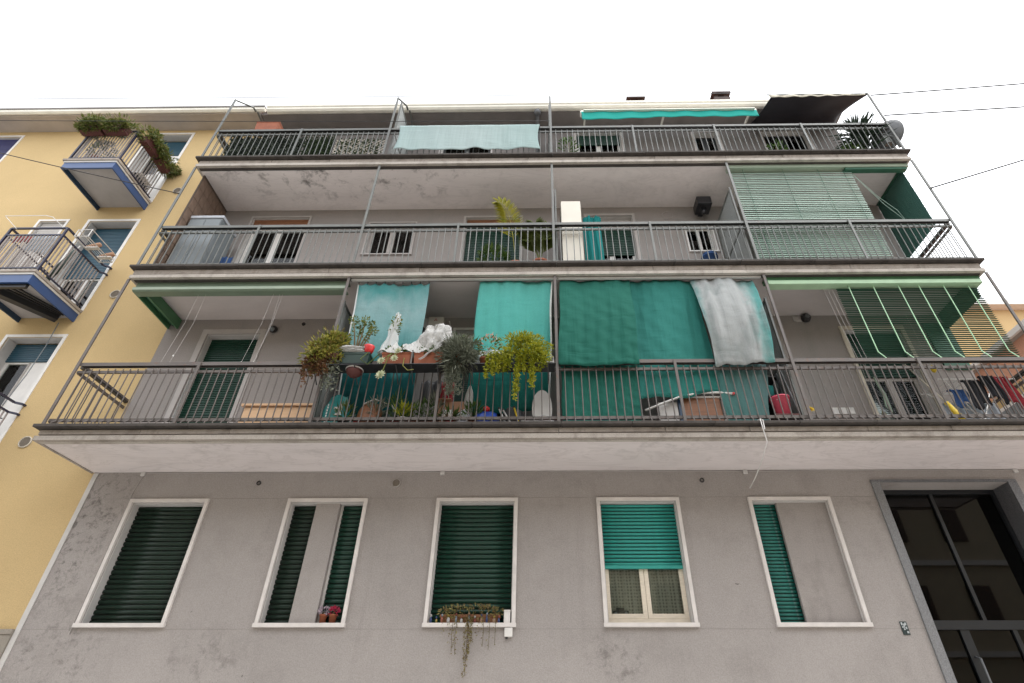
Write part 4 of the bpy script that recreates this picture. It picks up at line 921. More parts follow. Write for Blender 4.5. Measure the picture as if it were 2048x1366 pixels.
MB().grid(lambda u, v: (1.0+4.17*u, -0.645-0.02*v+0.01*math.sin(u*40), 13.60-(0.36+0.02*math.sin(u*9)-0.08*u)*v), 70, 6).build('valance', 'awning', t, True, solid=0.003)
MB().box(1.05, 5.12, -0.70, -0.64, 13.575, 13.60).build('front_bar', 'gutter', t)
for x in (1.1, 3.0, 5.05): MB().bar((x, -0.48, 13.64), (x, 0.0, 13.72), 0.04, 0.05).build('arm', 'gutter', t)
t = thing('tarpaulin_awning', 'dark tarpaulin with weathered edge stretched over the right end of the top balcony', 'awning', (6.3, -0.6, 13.4))
def tp(u, v):
    x = 5.22+(0.10)*(1-v)+(2.20-0.25*math.sin(math.pi*v)*1.0)*u; return (x, -1.12+1.10*v, 13.38+0.50*v-0.07*math.sin(math.pi*v)-0.02*math.sin(u*14)*math.sin(v*3))
MB().grid(tp, 30, 14).build('sheet', 'tarp', t, True, solid=0.006)
MB().grid(lambda u, v: (5.24+2.18*u, -1.135-0.008*math.sin(u*33), 13.375-(0.10+0.015*math.sin(u*40))*v*(1-0.5*u)), 50, 3).build('valance', 'tarpedge', t, True, solid=0.004)
MB().tube([(5.2, -1.13, 13.385), (7.47, -1.13, 13.385)], 0.016, 8).build('front_bar', 'rail_c', t)
MB().box(5.3, 7.2, -0.75, -0.72, 12.75, 12.8).build('cross_bar', 'rail_c', t)
t = thing('window_box', 'empty terracotta trough hung inside the top balcony rail at left', 'planter', (-6.1, -1.0, 12.4)); planter(-6.36, -5.84, -1.04, -0.82, 12.40, 12.70, t, 'terracotta'); MB().bar((-6.1, -0.93, 12.39), (-6.1, -1.05, 12.2), 0.03, 0.02).build('bracket', 'rail_c', t)
mb = MB(); cloud(mb, (-6.2, -0.93, 12.70), (0.12, 0.05, 0.04), 40, 0.05, 0.03); mb.build('foliage', 'l_dry', t)
def yucca(x, y, f, h, n, L, label, lmat, potr=0.16):
    t = thing('yucca_plant', label, 'plant', (x, y, f)); pot((x, y, f), potr, 0.28, t, 'greybox')
    MB().tube([(x, y, f+0.2), (x+0.03, y, f+h*0.5), (x, y, f+h)], [0.045, 0.035, 0.03], 8).build('trunk', 'stem', t, True)
    mb = MB()
    for _ in range(n):
        d = rv(); d.z = abs(d.z)*1.1+rnd.uniform(-0.5, 0.3); p = Vector((x, y, f+h*rnd.uniform(0.45, 1.0)))
        leaf(mb, p, d, Vector((0, 0, 1)), L*rnd.uniform(0.7, 1.2), 0.04, 0.1)
    mb.build('blades', lmat, t)
yucca(7.12, -0.72, F3, 1.35, 190, 0.62, 'dark spiky yucca behind the top railing next to the dish', 'l_yucca')
t = thing('satellite_dish', 'grey satellite dish on the right corner of the top railing', 'satellite dish', (7.5, -1.1, 11.7))
ax = Vector((0.86, 0.42, 0.22)).normalized(); u = ax.orthogonal().normalized(); v = ax.cross(u); cc = Vector((7.50, -0.96, 12.02))
mb = MB(); mb.v.append(tuple(cc+ax*-0.07))
for j in range(1, 7):
    for k in range(28):
        a = 2*math.pi*k/28; r = 0.34*j/6; mb.v.append(tuple(cc+(u*math.cos(a)+v*math.sin(a))*r+ax*(-0.07+0.10*(j/6)**2)))
mb.f += [(0, 1+k, 1+(k+1) % 28) for k in range(28)]
for j in range(5): mb.f += [(1+j*28+k, 1+(j+1)*28+k, 1+(j+1)*28+(k+1) % 28, 1+j*28+(k+1) % 28) for k in range(28)]
mb.build('reflector', 'dish', t, True, solid=0.008)
MB().tube([tuple(cc-ax*0.08), tuple(cc-ax*0.16), (7.47, -1.10, 11.75), (7.47, -1.10, 11.4)], 0.022, 8).build('mount', 'rail_c', t)
MB().box(7.30, 7.44, -1.07, -0.97, 11.62, 11.86).build('bracket', 'rail_c', t)
MB().tube([tuple(cc-v*0.38), tuple(cc+ax*0.42-v*0.2)], 0.012, 6).build('feed_arm', 'rail_c', t); MB().lathe([(0.03, 0), (0.035, 0.05), (0.02, 0.1)], tuple(cc+ax*0.42-v*0.2), 10).build('receiver', 'plaswhite', t)
for x, h, lab in ((0.62, 1.15, 'leggy green plant behind the top railing by the centre post'), (5.15, 0.9, 'bushy green plant behind the top railing below the awning'), (6.75, 0.8, 'low green plant left of the yucca on the top balcony')):
    t = thing('potted_plant', lab, 'plant', (x, -0.75, F3)); pot((x, -0.75, F3), 0.12, 0.2, t); mb = MB(); cloud(mb, (x, -0.75, F3+h*0.62), (0.2, 0.15, h*0.4), 170, 0.10, 0.045); mb.build('foliage', 'l_green', t)
    MB().tube([(x, -0.75, F3+0.15), (x+0.02, -0.75, F3+h*0.9)], 0.012, 6).build('stem', 'stem', t)
# hedge screens on the top balcony
M['hedgeback'] = plain('dark_shade_cloth', (0.018, 0.024, 0.02), 0.9, 0.2, 8)
def hedge(x0, x1, z0, z1, y, n, mat, label, name='hedge_screen', lm=0.05):
    t = thing(name, label, 'hedge screen', ((x0+x1)/2, y, z0))
    ms = MB()
    for k in range(int((x1-x0)/0.15)+1): ms.box(x0+0.15*k, x0+0.15*k+0.008, y, y+0.006, z0, z1)
    for k in range(int((z1-z0)/0.15)+1): ms.box(x0, x1, y+0.007, y+0.012, z0+0.15*k, z0+0.15*k+0.008)
    ms.build('wire_mesh', 'greenbox', t); MB().box(x0, x1, y+0.02, y+0.03, z0, z1).build('shade_cloth', 'hedgeback', t)
    mb = MB()
    for _ in range(n):
        p = Vector((rnd.uniform(x0, x1), y-rnd.uniform(0, 0.05), rnd.uniform(z0, z1))); leaf(mb, p, Vector((uj(1), -0.6, uj(1))), rv(), lm*rnd.uniform(.6, 1.4), lm*0.6)
    mb.build('foliage', mat, t)
hedge(-6.75, -5.15, F3+0.03, F3+1.03, -0.98, 3800, 'l_hedge', 'dark artificial hedge behind the left end of the top railing')
M['l_hedge2'] = leaf_mat('green_hedge_leaves', [(0.025, 0.05, 0.02), (0.05, 0.08, 0.03), (0.07, 0.10, 0.05)], 0.1)
hedge(-5.10, -4.48, F3+0.03, F3+0.98, -0.97, 1500, 'l_hedge2', 'greener artificial hedge beside the dark one on the top balcony')
t = thing('lattice_screen', 'whitish lattice with ivy behind the top railing', 'lattice', (-3.9, -0.95, F3))
ms = MB()
for k in range(-8, 14):
    for sgn in (1, -1):
        a, b = [], []
        x = -4.46+0.1*k; z = F3+0.05
        p0 = Vector((x if sgn > 0 else x, -0.95+0.007*(sgn > 0), z)); L = 0.92
        q0 = max(0, (-4.45-p0.x)/1) if sgn > 0 else max(0, p0.x+3.35); q1 = min(L, (-3.36-p0.x)) if sgn > 0 else min(L, p0.x+4.45)
        if q1-q0 > 0.05: ms.bar(p0+Vector((sgn*q0, 0, q0)), p0+Vector((sgn*q1, 0, q1)), 0.022, 0.006, (0, 1, 0))
ms.build('laths', 'cream2', t)
mb = MB()
for _ in range(500): p = Vector((rnd.uniform(-4.4, -3.4), -0.97, rnd.uniform(F3+0.05, F3+0.95))); leaf(mb, p, Vector((uj(1), -0.6, uj(1))), rv(), 0.06, 0.045)
mb.build('ivy', 'l_hedge2', t)

# ---- plants and boxes along the lowest railing --------------------------------
t = thing('succulent_bush', 'yellow-green succulent bush with reddish trailing tail at the left of the rail plants', 'plant', (-3.2, -1.28, 5.95))
planter(-3.42, -2.98, -1.40, -1.19, 5.93, 6.10, t, 'terradk')
mb = MB(); clump(mb, (-3.18, -1.32, 6.33), (0.24, 0.14, 0.24), 1400, 0.062, 0.034, 0.7, 22, 0.30); clump(mb, (-3.34, -1.37, 6.08), (0.19, 0.13, 0.20), 700, 0.055, 0.03, 0.1, 10); cloud(mb, (-3.08, -1.37, 6.06), (0.16, 0.10, 0.16), 400, 0.055, 0.03); mb.build('foliage', 'l_succ', t)
mb = MB()
for k in range(7):
    x = -3.38+0.05*k; strand(mb, [(x, -1.40, 6.1), (x-0.05, -1.43, 5.9), (x-0.02+uj(0.03), -1.42, 5.72-0.22*(k < 3)*rnd.random())], 110, 0.055, 0.028, 0.035)
mb.build('trailing_shoots', 'l_red', t)
mb = MB()
for k in range(5):
    x = -3.15+0.05*k; strand(mb, [(x, -1.38, 6.0), (x+0.02, -1.40, 5.75), (x+0.03, -1.38, 5.5)], 36, 0.06, 0.03, 0.03)
mb.build('grey_shoots', 'l_grey', t)
t = thing('jade_plant', 'branching jade plant rising against the faded teal cloth', 'plant', (-2.78, -1.28, 6.0))
planter(-2.96, -2.52, -1.40, -1.19, 5.93, 6.11, t, 'greenbox')
br = MB(); mb = MB()
for x, y, z in ((-2.92, -1.30, 6.78), (-2.80, -1.28, 6.70), (-2.72, -1.33, 6.74), (-2.62, -1.26, 6.70), (-2.58, -1.32, 6.55), (-2.98, -1.28, 6.45)):
    br.tube([(-2.78, -1.29, 6.08), (-2.78+(x+2.78)*0.5, -1.29, 6.08+(z-6.08)*0.55), (x, y, z)], [0.016, 0.012, 0.007], 6); cloud(mb, (x, y, z), (0.055, 0.05, 0.07), 46, 0.045, 0.028, 0.5); strand(mb, [(-2.78+(x+2.78)*0.55, -1.29, 6.08+(z-6.08)*0.6), (x, y, z)], 26, 0.045, 0.026, 0.02)
br.build('branches', 'stem', t, True); mb.build('foliage', 'l_jade', t)
t = thing('red_bag_pot', 'small bright red pot tied to the rail shelf', 'pot', (-2.58, -1.36, 6.12)); MB().lathe([(0.05, 0), (0.068, 0.05), (0.074, 0.10), (0.078, 0.125), (0.07, 0.125), (0.065, 0.10)], (-2.56, -1.36, 6.11), 14).build('body', 'redplastic', t, True)
for i, (a, b, lab) in enumerate(((-2.34, -1.90, 'left of two terracotta troughs under the white plastic'), (-1.87, -1.43, 'right of two terracotta troughs under the white plastic'))):
    t = thing('terracotta_trough', lab, 'planter', ((a+b)/2, -1.3, 5.93)); planter(a, b, -1.41, -1.19, 5.90, 6.10, t)
    mb = MB(); cloud(mb, ((a+b)/2, -1.32, 6.14), ((b-a)*0.46, 0.09, 0.07), 150, 0.07, 0.035); mb.build('foliage', 'l_green', t)
sh = thing('plant_shelf', 'dark bracket shelf carrying the rail plants', 'shelf', (-1.7, -1.3, 5.9))
MB().box(-3.44, -1.40, -1.42, -1.18, 5.88, 5.892).build('board', 'black', sh); MB().box(-1.15, 0.2, -1.42, -1.18, 5.88, 5.892).build('board', 'black', sh)
for x in (-3.3, -2.7, -2.1, -1.88, -1.5, -1.0, -0.4, 0.1): MB().bar((x, -1.41, 5.87), (x, -1.15, 5.70), 0.012, 0.012).build('bracket', 'black', sh)
MB().box(-1.895, -1.875, -1.43, -1.414, 5.88, 6.12).build('clamp', 'rail_a', sh)
t = thing('trailing_rosettes', 'pale green rosettes dangling on long stems below the troughs', 'plant', (-2.2, -1.42, 6.0))
mb = MB(); st = MB()
for (x, z, r) in ((-2.27, 5.66, 0.085), (-2.30, 5.90, 0.07), (-2.12, 5.94, 0.065), (-2.08, 6.07, 0.06)):
    st.tube([(-2.16, -1.38, 6.12), (-2.15+(x+2.15)*0.5, -1.46, 6.0), (x, -1.47, z)], 0.007, 5); rosette(mb, (x, -1.48, z), r, (uj(0.3), -1, 0.1), 10, 0.55); mb.build('rosette', 'l_pale', t); mb = MB()
st.tube([(-2.0, -1.40, 6.0), (-1.98, -1.47, 5.82), (-1.9, -1.47, 5.74), (-1.82, -1.46, 5.76)], 0.007, 5); st.tube([(-2.55, -1.40, 6.1), (-2.62, -1.45, 5.95), (-2.5, -1.45, 5.86), (-2.36, -1.44, 6.05)], 0.008, 5)
st.build('stems', 'l_jade', t)
def crumple(name, label, c, r, mat, n=26, seedk=0.0, cat='plastic sheet', amp=0.3, parent=None):
    t = thing(name, label, cat, (c[0], c[1], c[2]-r[2]))
    from mathutils import noise as mnoise
    def fn(u, v):
        a = (u % 1.0)*2*math.pi; b = (v-0.5)*math.pi; d = Vector((math.cos(a)*math.cos(b), math.sin(a)*math.cos(b), math.sin(b)))
        q = d*1.6+Vector((seedk*3, seedk, 0)); k = 1+amp*(1.0*mnoise.noise(q)+0.8*(0.4-abs(mnoise.noise(q*2.6)))+0.55*(0.35-abs(mnoise.noise(q*6.3)))+0.25*(0.3-abs(mnoise.noise(q*13))))
        return (c[0]+d.x*r[0]*k, c[1]+d.y*r[1]*k, c[2]+d.z*r[2]*k)
    MB().grid(fn, n*2, n).build('body', mat, t, True)
    return t
from mathutils import noise as MN
t = thing('plastic_bag', 'open white plastic bag gathered on the right terracotta trough', 'plastic bag', (-1.62, -1.28, 6.10))
def bagf(u, v):
    a = (u % 1.0)*2*math.pi; r = 0.13+0.07*math.sin(math.pi*min(1, v*1.1))
    if v > 0.86: r *= 1-1.6*(v-0.86)/0.14*0.5
    d = Vector((math.cos(a), math.sin(a), v*2.2)); fo = 0.022*math.sin(a*7+v*5+2*MN.noise(d*1.3))+0.012*math.sin(a*17-v*9)+0.05*MN.noise(d*2.1)+0.03*(0.3-abs(MN.noise(d*5.3)))
    z = 6.10+0.60*v if v < 0.86 else 6.10+0.60*0.86-0.35*(v-0.86)
    return (-1.62+0.03*v+(r+fo)*1.12*math.cos(a), -1.28+(r+fo)*0.72*math.sin(a)+0.10*v*(0.3-v)*0.5, z+0.03*MN.noise(d*2)+0.03*math.cos(a))
MB().grid(bagf, 110, 46).build('film', 'bagw', t, True)
def plastic(label, x0, x1, z, hgt, seed, y0=-1.43, y1=-1.17):
    t = thing('plastic_sheet', label, 'plastic sheet', ((x0+x1)/2, -1.3, z))
    def fn(u, v):
        p = Vector((u*(x1-x0)*6+seed, v*2, seed)); e = math.sin(math.pi*u)**0.5*math.sin(math.pi*v)**0.6
        h = hgt*e*(0.55+0.9*(0.5-abs(MN.noise(p*0.8)))+0.55*(0.4-abs(MN.noise(p*2.0))))+0.02*MN.noise(p*4)
        return (x0+(x1-x0)*u+0.02*MN.noise(p+Vector((3, 1, 0))), y0+(y1-y0)*v+0.025*MN.noise(p*1.4), z+h-0.05*(1-e)*(0.5+MN.noise(p)))
    MB().grid(fn, 70, 30).build('film', 'bagw', t, True)
plastic('white plastic sheet bunched between the troughs', -2.16, -1.66, 6.13, 0.24, 1.7)
plastic('white plastic wrap lying over the left trough', -2.40, -2.02, 6.11, 0.20, 5.1)
crumple('plastic_sheet', 'scrap of white plastic between the bush and the red pot', (-2.82, -1.36, 6.17), (0.20, 0.07, 0.05), 'bagw', 30, 5.2, amp=0.6)
t = thing('wrapped_plant', 'tall plant wrapped in clear plastic rising from the left trough', 'plant', (-2.33, -1.28, 6.1))
MB().tube([(-2.30, -1.28, 6.1), (-2.29, -1.28, 6.5), (-2.25, -1.28, 6.85)], 0.012, 6).build('stem', 'stem', t); mb = MB(); cloud(mb, (-2.26, -1.28, 6.68), (0.07, 0.06, 0.22), 110, 0.05, 0.025); mb.build('foliage', 'l_jade', t)
MB().grid(lambda u, v: (-2.30+0.05*v+(0.13-0.10*v+0.02*math.sin(v*14+u*9))*math.cos(u*6.283), -1.28+(0.10-0.07*v+0.015*math.sin(u*25))*math.sin(u*6.283), 6.12+0.80*v+0.02*math.sin(u*19)), 36, 16).build('plastic_wrap', 'film', t)
t = thing('plastic_tail', 'clear plastic strip trailing off the right trough', 'plastic sheet', (-1.6, -1.43, 5.95))
MB().grid(lambda u, v: (-1.42-0.36*v**1.6+0.10*(u-0.5)*(1-v*0.8)+0.02*math.sin(v*15), -1.44+0.02*math.sin(u*6+v*9), 6.35-0.40*v), 8, 20).build('sheet', 'film', t, solid=0.003)
t = thing('grey_bush', 'round grey-green bush hanging over the rail', 'plant', (-1.22, -1.3, 5.9)); pot((-1.22, -1.29, 5.90), 0.10, 0.18, t)
mb = MB(); cloud(mb, (-1.22, -1.33, 6.06), (0.21, 0.17, 0.22), 2200, 0.09, 0.013, -0.1, 0.6); clump(mb, (-1.22, -1.34, 6.08), (0.24, 0.17, 0.26), 2400, 0.10, 0.013, -0.1, 18, 0.36)
for k in range(10): x = -1.28+uj(0.10); strand(mb, [(x, -1.36, 5.95), (x+0.03, -1.38, 5.7), (x+0.05+uj(0.05), -1.36, 5.42)], 110, 0.06, 0.012, 0.045)
mb.build('foliage', 'l_grey', t)
mb = MB(); cloud(mb, (-1.20, -1.22, 6.36), (0.22, 0.06, 0.07), 50, 0.13, 0.022, 0.9); mb.build('upright_leaves', 'l_green', t)
t = thing('trailing_sedum', 'lime green trailing plant cascading in front of the turquoise cloth', 'plant', (-0.35, -1.3, 5.9)); planter(-0.75, 0.08, -1.40, -1.19, 5.90, 6.06, t, 'greenbox')
mb = MB(); clump(mb, (-0.28, -1.33, 6.22), (0.36, 0.15, 0.23), 3000, 0.052, 0.022, 0.2, 26, 0.30); clump(mb, (-0.52, -1.38, 5.98), (0.28, 0.10, 0.19), 1100, 0.05, 0.022, -0.2, 14, 0.34); clump(mb, (-0.12, -1.38, 6.0), (0.22, 0.10, 0.18), 1000, 0.05, 0.022, -0.2, 12, 0.34)
for x, zb in ((-0.70, 5.68), (-0.62, 5.76), (-0.78, 5.62), (-0.45, 5.80), (-0.36, 5.28), (-0.33, 5.40), (-0.12, 5.46), (-0.14, 5.55), (-0.25, 5.72), (-0.52, 5.78), (0.03, 5.85)): strand(mb, [(x+0.02, -1.42, 6.05), (x, -1.44, (6.05+zb)/2), (x-0.01, -1.43, zb)], int(360*(6.05-zb)), 0.046, 0.022, 0.026)
mb.build('foliage', 'l_lime', t)
t = thing('pink_flowering_plant', 'leggy plant with pale pink blooms left of the lime green trailer', 'plant', (-0.82, -1.3, 5.9)); pot((-0.84, -1.30, 5.90), 0.07, 0.14, t)
mb = MB(); cloud(mb, (-0.78, -1.34, 6.22), (0.16, 0.08, 0.18), 90, 0.06, 0.03); mb.build('foliage', 'l_jade', t); mb = MB(); cloud(mb, (-0.76, -1.38, 6.26), (0.16, 0.05, 0.18), 34, 0.05, 0.035); mb.build('blooms', leaf_mat('peach_blooms', [(0.45, 0.24, 0.14), (0.5, 0.34, 0.28)]), t)['kind'] = 'stuff'
t = thing('plastic_sheet', 'clear plastic sheet tucked behind the lime green trailer', 'plastic sheet', (-0.8, -1.14, 6.05)); MB().grid(lambda u, v: (-1.02+0.5*u, -1.16+0.015*math.sin(u*11+v*5), 6.04+0.24*v+0.03*u), 12, 8).build('sheet', 'film', t, solid=0.003)
t = thing('wire_basket', 'white wire basket on the rail beside the centre post', 'basket', (-0.4, -1.2, 6.0)); wb = MB()
for z in (6.06, 6.16): wb.tube([(-1.02, -1.19, z), (0.18, -1.19, z)], 0.006, 5)
for k in range(13): wb.tube([(-1.02+0.1*k, -1.19, 5.98), (-1.02+0.1*k, -1.19, 6.16)], 0.004, 4)
wb.build('wires', 'ironw', t)

# ---- clutter standing on the lowest balcony -----------------------------------
t = thing('soil_sack', 'teal plastic sack with white print behind the left balusters', 'sack', (-3.05, -0.9, F1))
def sackf(u, v):
    a = u*6.283; w = 0.19*(1-0.25*max(0, v-0.7)*3)*(0.8+0.2*math.sin(v*3.1)); return (-3.02+w*math.cos(a)*(1+0.05*math.sin(v*13)), -0.90+0.10*(1-0.8*max(0, v-0.6)*2.0)*math.sin(a), F1+0.02+0.58*v+0.02*math.sin(a*3))
MB().grid(sackf, 28, 14).build('sack', 'tealbag', t, True)
pr = MB()
for k in range(7): pr.box(-3.12, -3.103, -1.012, -1.006, F1+0.12+0.045*k, F1+0.15+0.045*k)
pr.box(-3.02, -2.95, -1.010, -1.004, F1+0.34, F1+0.37); pr.box(-2.99, -2.93, -1.010, -1.004, F1+0.24, F1+0.27); pr.box(-2.93, -2.905, -1.010, -1.004, F1+0.24, F1+0.42); pr.build('print', 'plaswhite', t)['kind'] = 'stuff'
def domed(x, y, r, h, mat, name, label, cat='pot'):
    t = thing(name, label, cat, (x, y, F1)); MB().lathe([(r, 0), (r, h*0.35), (r*0.9, h*0.7), (r*0.6, h*0.93), (r*0.2, h)], (x, y, F1), 18).build('body', mat, t, True); MB().lathe([(r*1.03, 0), (r*1.03, 0.03), (r*0.98, 0.035)], (x, y, F1+h*0.33), 18).build('rim', mat, t, True)
domed(-2.52, -0.85, 0.20, 0.50, 'brownwood', 'wicker_hive', 'rust brown domed basket behind the balusters', 'basket'); domed(-2.22, -0.80, 0.17, 0.42, 'greenbox', 'covered_pot', 'dark green domed cover next to the brown basket', 'cover'); domed(-2.76, -0.88, 0.10, 0.32, 'greenbox', 'covered_pot', 'small olive cover beside the teal sack', 'cover')
MB().tube([(-2.05, -0.93, F1+0.2), (-2.2, -0.96, F1+0.42), (-2.45, -1.0, F1+0.5), (-2.6, -1.0, F1+0.42)], 0.012, 6).build('hose', 'cablew', tag(thing('garden_hose', 'pale hose arched over the domed covers', 'hose', (-2.3, -0.95, F1))), True)
lows = [(-2.62, -0.97, 0.085, 'redplastic', 'l_green', 0.0, 'red pot beside the teal sack'), (-2.10, -0.97, 0.08, 'redplastic', 'l_green', 0.42, 'red pot with tall grassy leaves'), (-1.87, -0.95, 0.075, 'terracotta', 'l_green', 0.25, 'terracotta pot with feathery greens'), (-1.70, -0.93, 0.075, 'offblack', 'l_green', 0.3, 'black pot with leafy greens'), (-1.55, -0.96, 0.07, 'terracotta', 'l_grey', 0.42, 'terracotta pot with tall grey leaves left of the cardboard box'), (-1.32, -1.0, 0.06, 'redplastic', 'l_green', 0.1, 'red pot below the grey bush'), (-2.40, -1.0, 0.075, 'terracotta', 'l_grey', 0.30, 'terracotta pot with grey leaves before the brown basket'), (-2.86, -0.98, 0.07, 'offblack', 'l_jade', 0.22, 'black pot with jade leaves right of the teal sack'), (-1.98, -1.02, 0.06, 'plaswhite', 'l_lime', 0.18, 'white pot with lime leaves between two red rims'), (-1.0, -1.0, 0.065, 'terracotta', 'l_green', 0.22, 'terracotta pot left of the blue bag')]
for x, y, r, m, lm, h, lab in lows:
    t = thing('flower_pot', lab, 'pot', (x, y, F1), 'pots on the lowest balcony floor'); pot((x, y, F1), r, 0.17, t, m)
    if h:
        mb = MB(); cloud(mb, (x, y, F1+0.17+h*0.5), (0.10, 0.08, h*0.5), 90, 0.12, 0.02, 1.0); mb.build('foliage', lm, t)
for x, lab in ((-2.28, 'dark red trough on the floor below the pale rosettes'), (-1.75, 'terracotta trough on the floor below the troughs on the rail')):
    t = thing('floor_trough', lab, 'planter', (x, -1.0, F1)); planter(x-0.24, x+0.24, -1.06, -0.92, F1, F1+0.10, t, 'terradk' if x < -2 else 'terracotta')
t = thing('wash_basin', 'white bowl hanging under the plant shelf', 'bowl', (-2.74, -1.25, 5.72)); MB().lathe([(0.06, 0), (0.11, 0.05), (0.125, 0.10), (0.115, 0.10), (0.10, 0.05)], (-2.74, -1.27, 5.77), 16).build('body', 'terradk', t, True); MB().lathe([(0.127, 0), (0.13, 0.015), (0.12, 0.02)], (-2.74, -1.27, 5.865), 16).build('rim', 'plaswhite', t, True)
t = thing('cardboard_box', 'peach cardboard box below the grey bush', 'box', (-1.33, -0.75, F1)); MB().box(-1.53, -1.12, -0.92, -0.62, F1+0.0, F1+0.50).build('body', 'cardboard', t, bevel=0.008); MB().box(-1.53, -1.325, -1.0, -0.92, F1+0.50, F1+0.508).build('flap', 'cardboard', t)
t = thing('garment_rail_clothes', 'dark red and grey clothes hanging behind the troughs', 'clothes', (-1.62, -0.8, 5.5)); MB().grid(lambda u, v: (-1.85+0.5*u, -0.80+0.03*math.sin(u*21), 5.55+0.42*v+0.03*math.sin(u*9)*(1-v)), 24, 8).build('dark_garment', 'offblack', t, True, solid=0.006); MB().grid(lambda u, v: (-1.52+0.2*u, -0.86+0.02*math.sin(u*15), 5.45+0.46*v), 12, 8).build('red_garment', 'clothred', t, True, solid=0.006)
for x, lab in ((-1.40, 'white paper cup below the cardboard box, left'), (-1.31, 'white paper cup below the cardboard box, right')):
    t = thing('paper_cup', lab, 'cup', (x, -1.02, F1+0.16), 'white cups'); MB().lathe([(0.028, 0), (0.038, 0.11), (0.034, 0.11)], (x, -1.03, F1+0.175), 12).build('body', 'plaswhite', t, True)
crumple('foil_bag', 'crumpled silver bag below the grey bush', (-1.14, -0.93, F1+0.17), (0.11, 0.08, 0.16), 'foil', 18, 1.0, 'bag', 0.25)
crumple('white_bag', 'tall white bag next to the turquoise cloth bottom', (-1.08, -0.90, F1+0.45), (0.06, 0.06, 0.30), 'bagw', 16, 3.0, 'bag', 0.25)
t = crumple('blue_bag', 'blue plastic bag with red top below the turquoise cloth', (-0.80, -0.93, F1+0.16), (0.19, 0.10, 0.15), 'bluebag', 20, 2.5, 'bag', 0.22); MB().lathe([(0.02, 0), (0.05, 0.03), (0.05, 0.06), (0.02, 0.09)], (-0.80, -0.98, F1+0.29), 10).build('red_cap', 'redplastic', t, True)
t = thing('plastic_crate', 'pale crate standing under the blue bag', 'crate', (-0.75, -1.03, F1)); cr = MB(); 
for k in range(3): cr.box(-0.92, -0.52, -1.06, -1.05, F1+0.005+0.035*k, F1+0.03+0.035*k)
cr.box(-0.92, -0.905, -1.06, -0.95, F1, F1+0.11).box(-0.535, -0.52, -1.06, -0.95, F1, F1+0.11).box(-0.735, -0.705, -1.061, -1.049, F1, F1+0.11); cr.build('slats', 'clothgrey', t)
for k, (x0, x1, z, m, lab) in enumerate(((-0.62, -0.48, 0.36, 'cablew', 'pale stick leaning right of the blue bag'), (-0.56, -0.40, 0.34, 'cablew', 'second pale stick leaning by the dark cloth'), (-0.40, -0.30, 0.38, 'yellowp', 'yellow tool handle leaning by the dark cloth'))):
    t = thing('leaning_stick', lab, 'stick', (x0, -0.97, F1)); MB().tube([(x1, -1.03, F1+0.01), ((x0+x1)/2, -1.0, F1+z/2), (x0, -0.94, F1+z)], 0.013, 6).build('handle', m, t, True); MB().lathe([(0.016, 0), (0.018, 0.03), (0.01, 0.035)], (x0, -0.94, F1+z-0.01), 8).build('grip', 'offblack', t)
crumple('dark_bundle', 'dark cloth bundle under the rounded turquoise cloth', (-0.42, -0.85, F1+0.22), (0.16, 0.10, 0.20), 'offblack', 16, 1.7, 'bundle', 0.2)
t = thing('oval_board', 'pale grey oval board leaning by the centre post', 'board', (0.0, -0.9, F1)); n = 26; pts = [(0.01+0.15*math.cos(a*2*math.pi/n), F1+0.40+0.34*math.sin(a*2*math.pi/n)) for a in range(n)]
mb = MB(); mb.poly([(x, -0.93+0.15*(z-F1), z) for x, z in pts]); mb.build('panel', 'reveal', t, solid=0.02)
crumple('white_sack', 'off-white sack at the foot of the oval board', (-0.05, -0.98, F1+0.12), (0.24, 0.06, 0.10), 'bagw', 16, 0.9, 'sack', 0.2)
t = thing('striped_mat', 'dark red mat lying at the edge below the white sack', 'mat', (-0.1, -1.02, F1)); MB().grid(lambda u, v: (-0.40+0.62*u, -1.07+0.14*v, F1+0.02+0.03*abs(math.sin(u*7))), 20, 3).build('fabric', 'clothred', t, solid=0.01)
t = thing('blue_tarp_strip', 'blue sheet folded along the edge under the dark green cloth', 'sheet', (0.65, -1.0, F1)); MB().grid(lambda u, v: (0.30+0.75*u, -1.07+0.10*v, F1+0.035+0.03*math.sin(u*9)*v+0.02*v), 24, 4).build('fabric', 'bluebag', t, solid=0.012)
t = thing('wooden_board', 'brown wooden board behind the balusters in the centre right', 'panel', (2.35, -0.85, F1)); MB().box(2.08, 2.62, -0.95, -0.90, F1+0.005, F1+0.52).build('board', 'brownwood', t, bevel=0.006); MB().box(2.06, 2.64, -0.96, -0.89, F1+0.521, F1+0.545).build('edge_strip', 'white', t)
t = thing('laminate_sheet', 'grey laminate sheet left of the brown one', 'panel', (1.85, -0.85, F1)); MB().box(1.72, 1.99, -0.93, -0.89, F1+0.005, F1+0.46).build('board', 'reveal', t); MB().box(2.005, 2.05, -0.94, -0.89, F1+0.005, F1+0.50).build('stile', 'bluedk', t)
t = thing('laminate_sheet', 'narrow grey laminate sheet right of the brown one', 'panel', (2.7, -0.85, F1)); MB().box(2.64, 2.80, -0.93, -0.89, F1+0.005, F1+0.50).build('board', 'reveal', t); MB().box(2.80, 2.83, -0.935, -0.885, F1+0.005, F1+0.5).build('stile', 'offblack', t)
t = thing('curved_pipe', 'white curved pipe resting on the panels', 'pipe', (2.2, -0.98, 5.5)); MB().tube([(1.50, -1.0, F1+0.29), (1.75, -1.0, F1+0.40), (2.05, -1.0, F1+0.52), (2.35, -1.0, F1+0.575), (2.6, -1.0, F1+0.58), (2.83, -1.0, F1+0.56)], 0.018, 8).build('tube', 'ironw', t, True); MB().lathe([(0.024, 0), (0.024, 0.03), (0.018, 0.032)], (2.82, -1.0, F1+0.545), 8).build('end_cap', 'redplastic', t)
t = thing('storage_rack', 'black storage rack behind the pink bucket', 'rack', (3.42, -0.6, F1)); rk = MB()
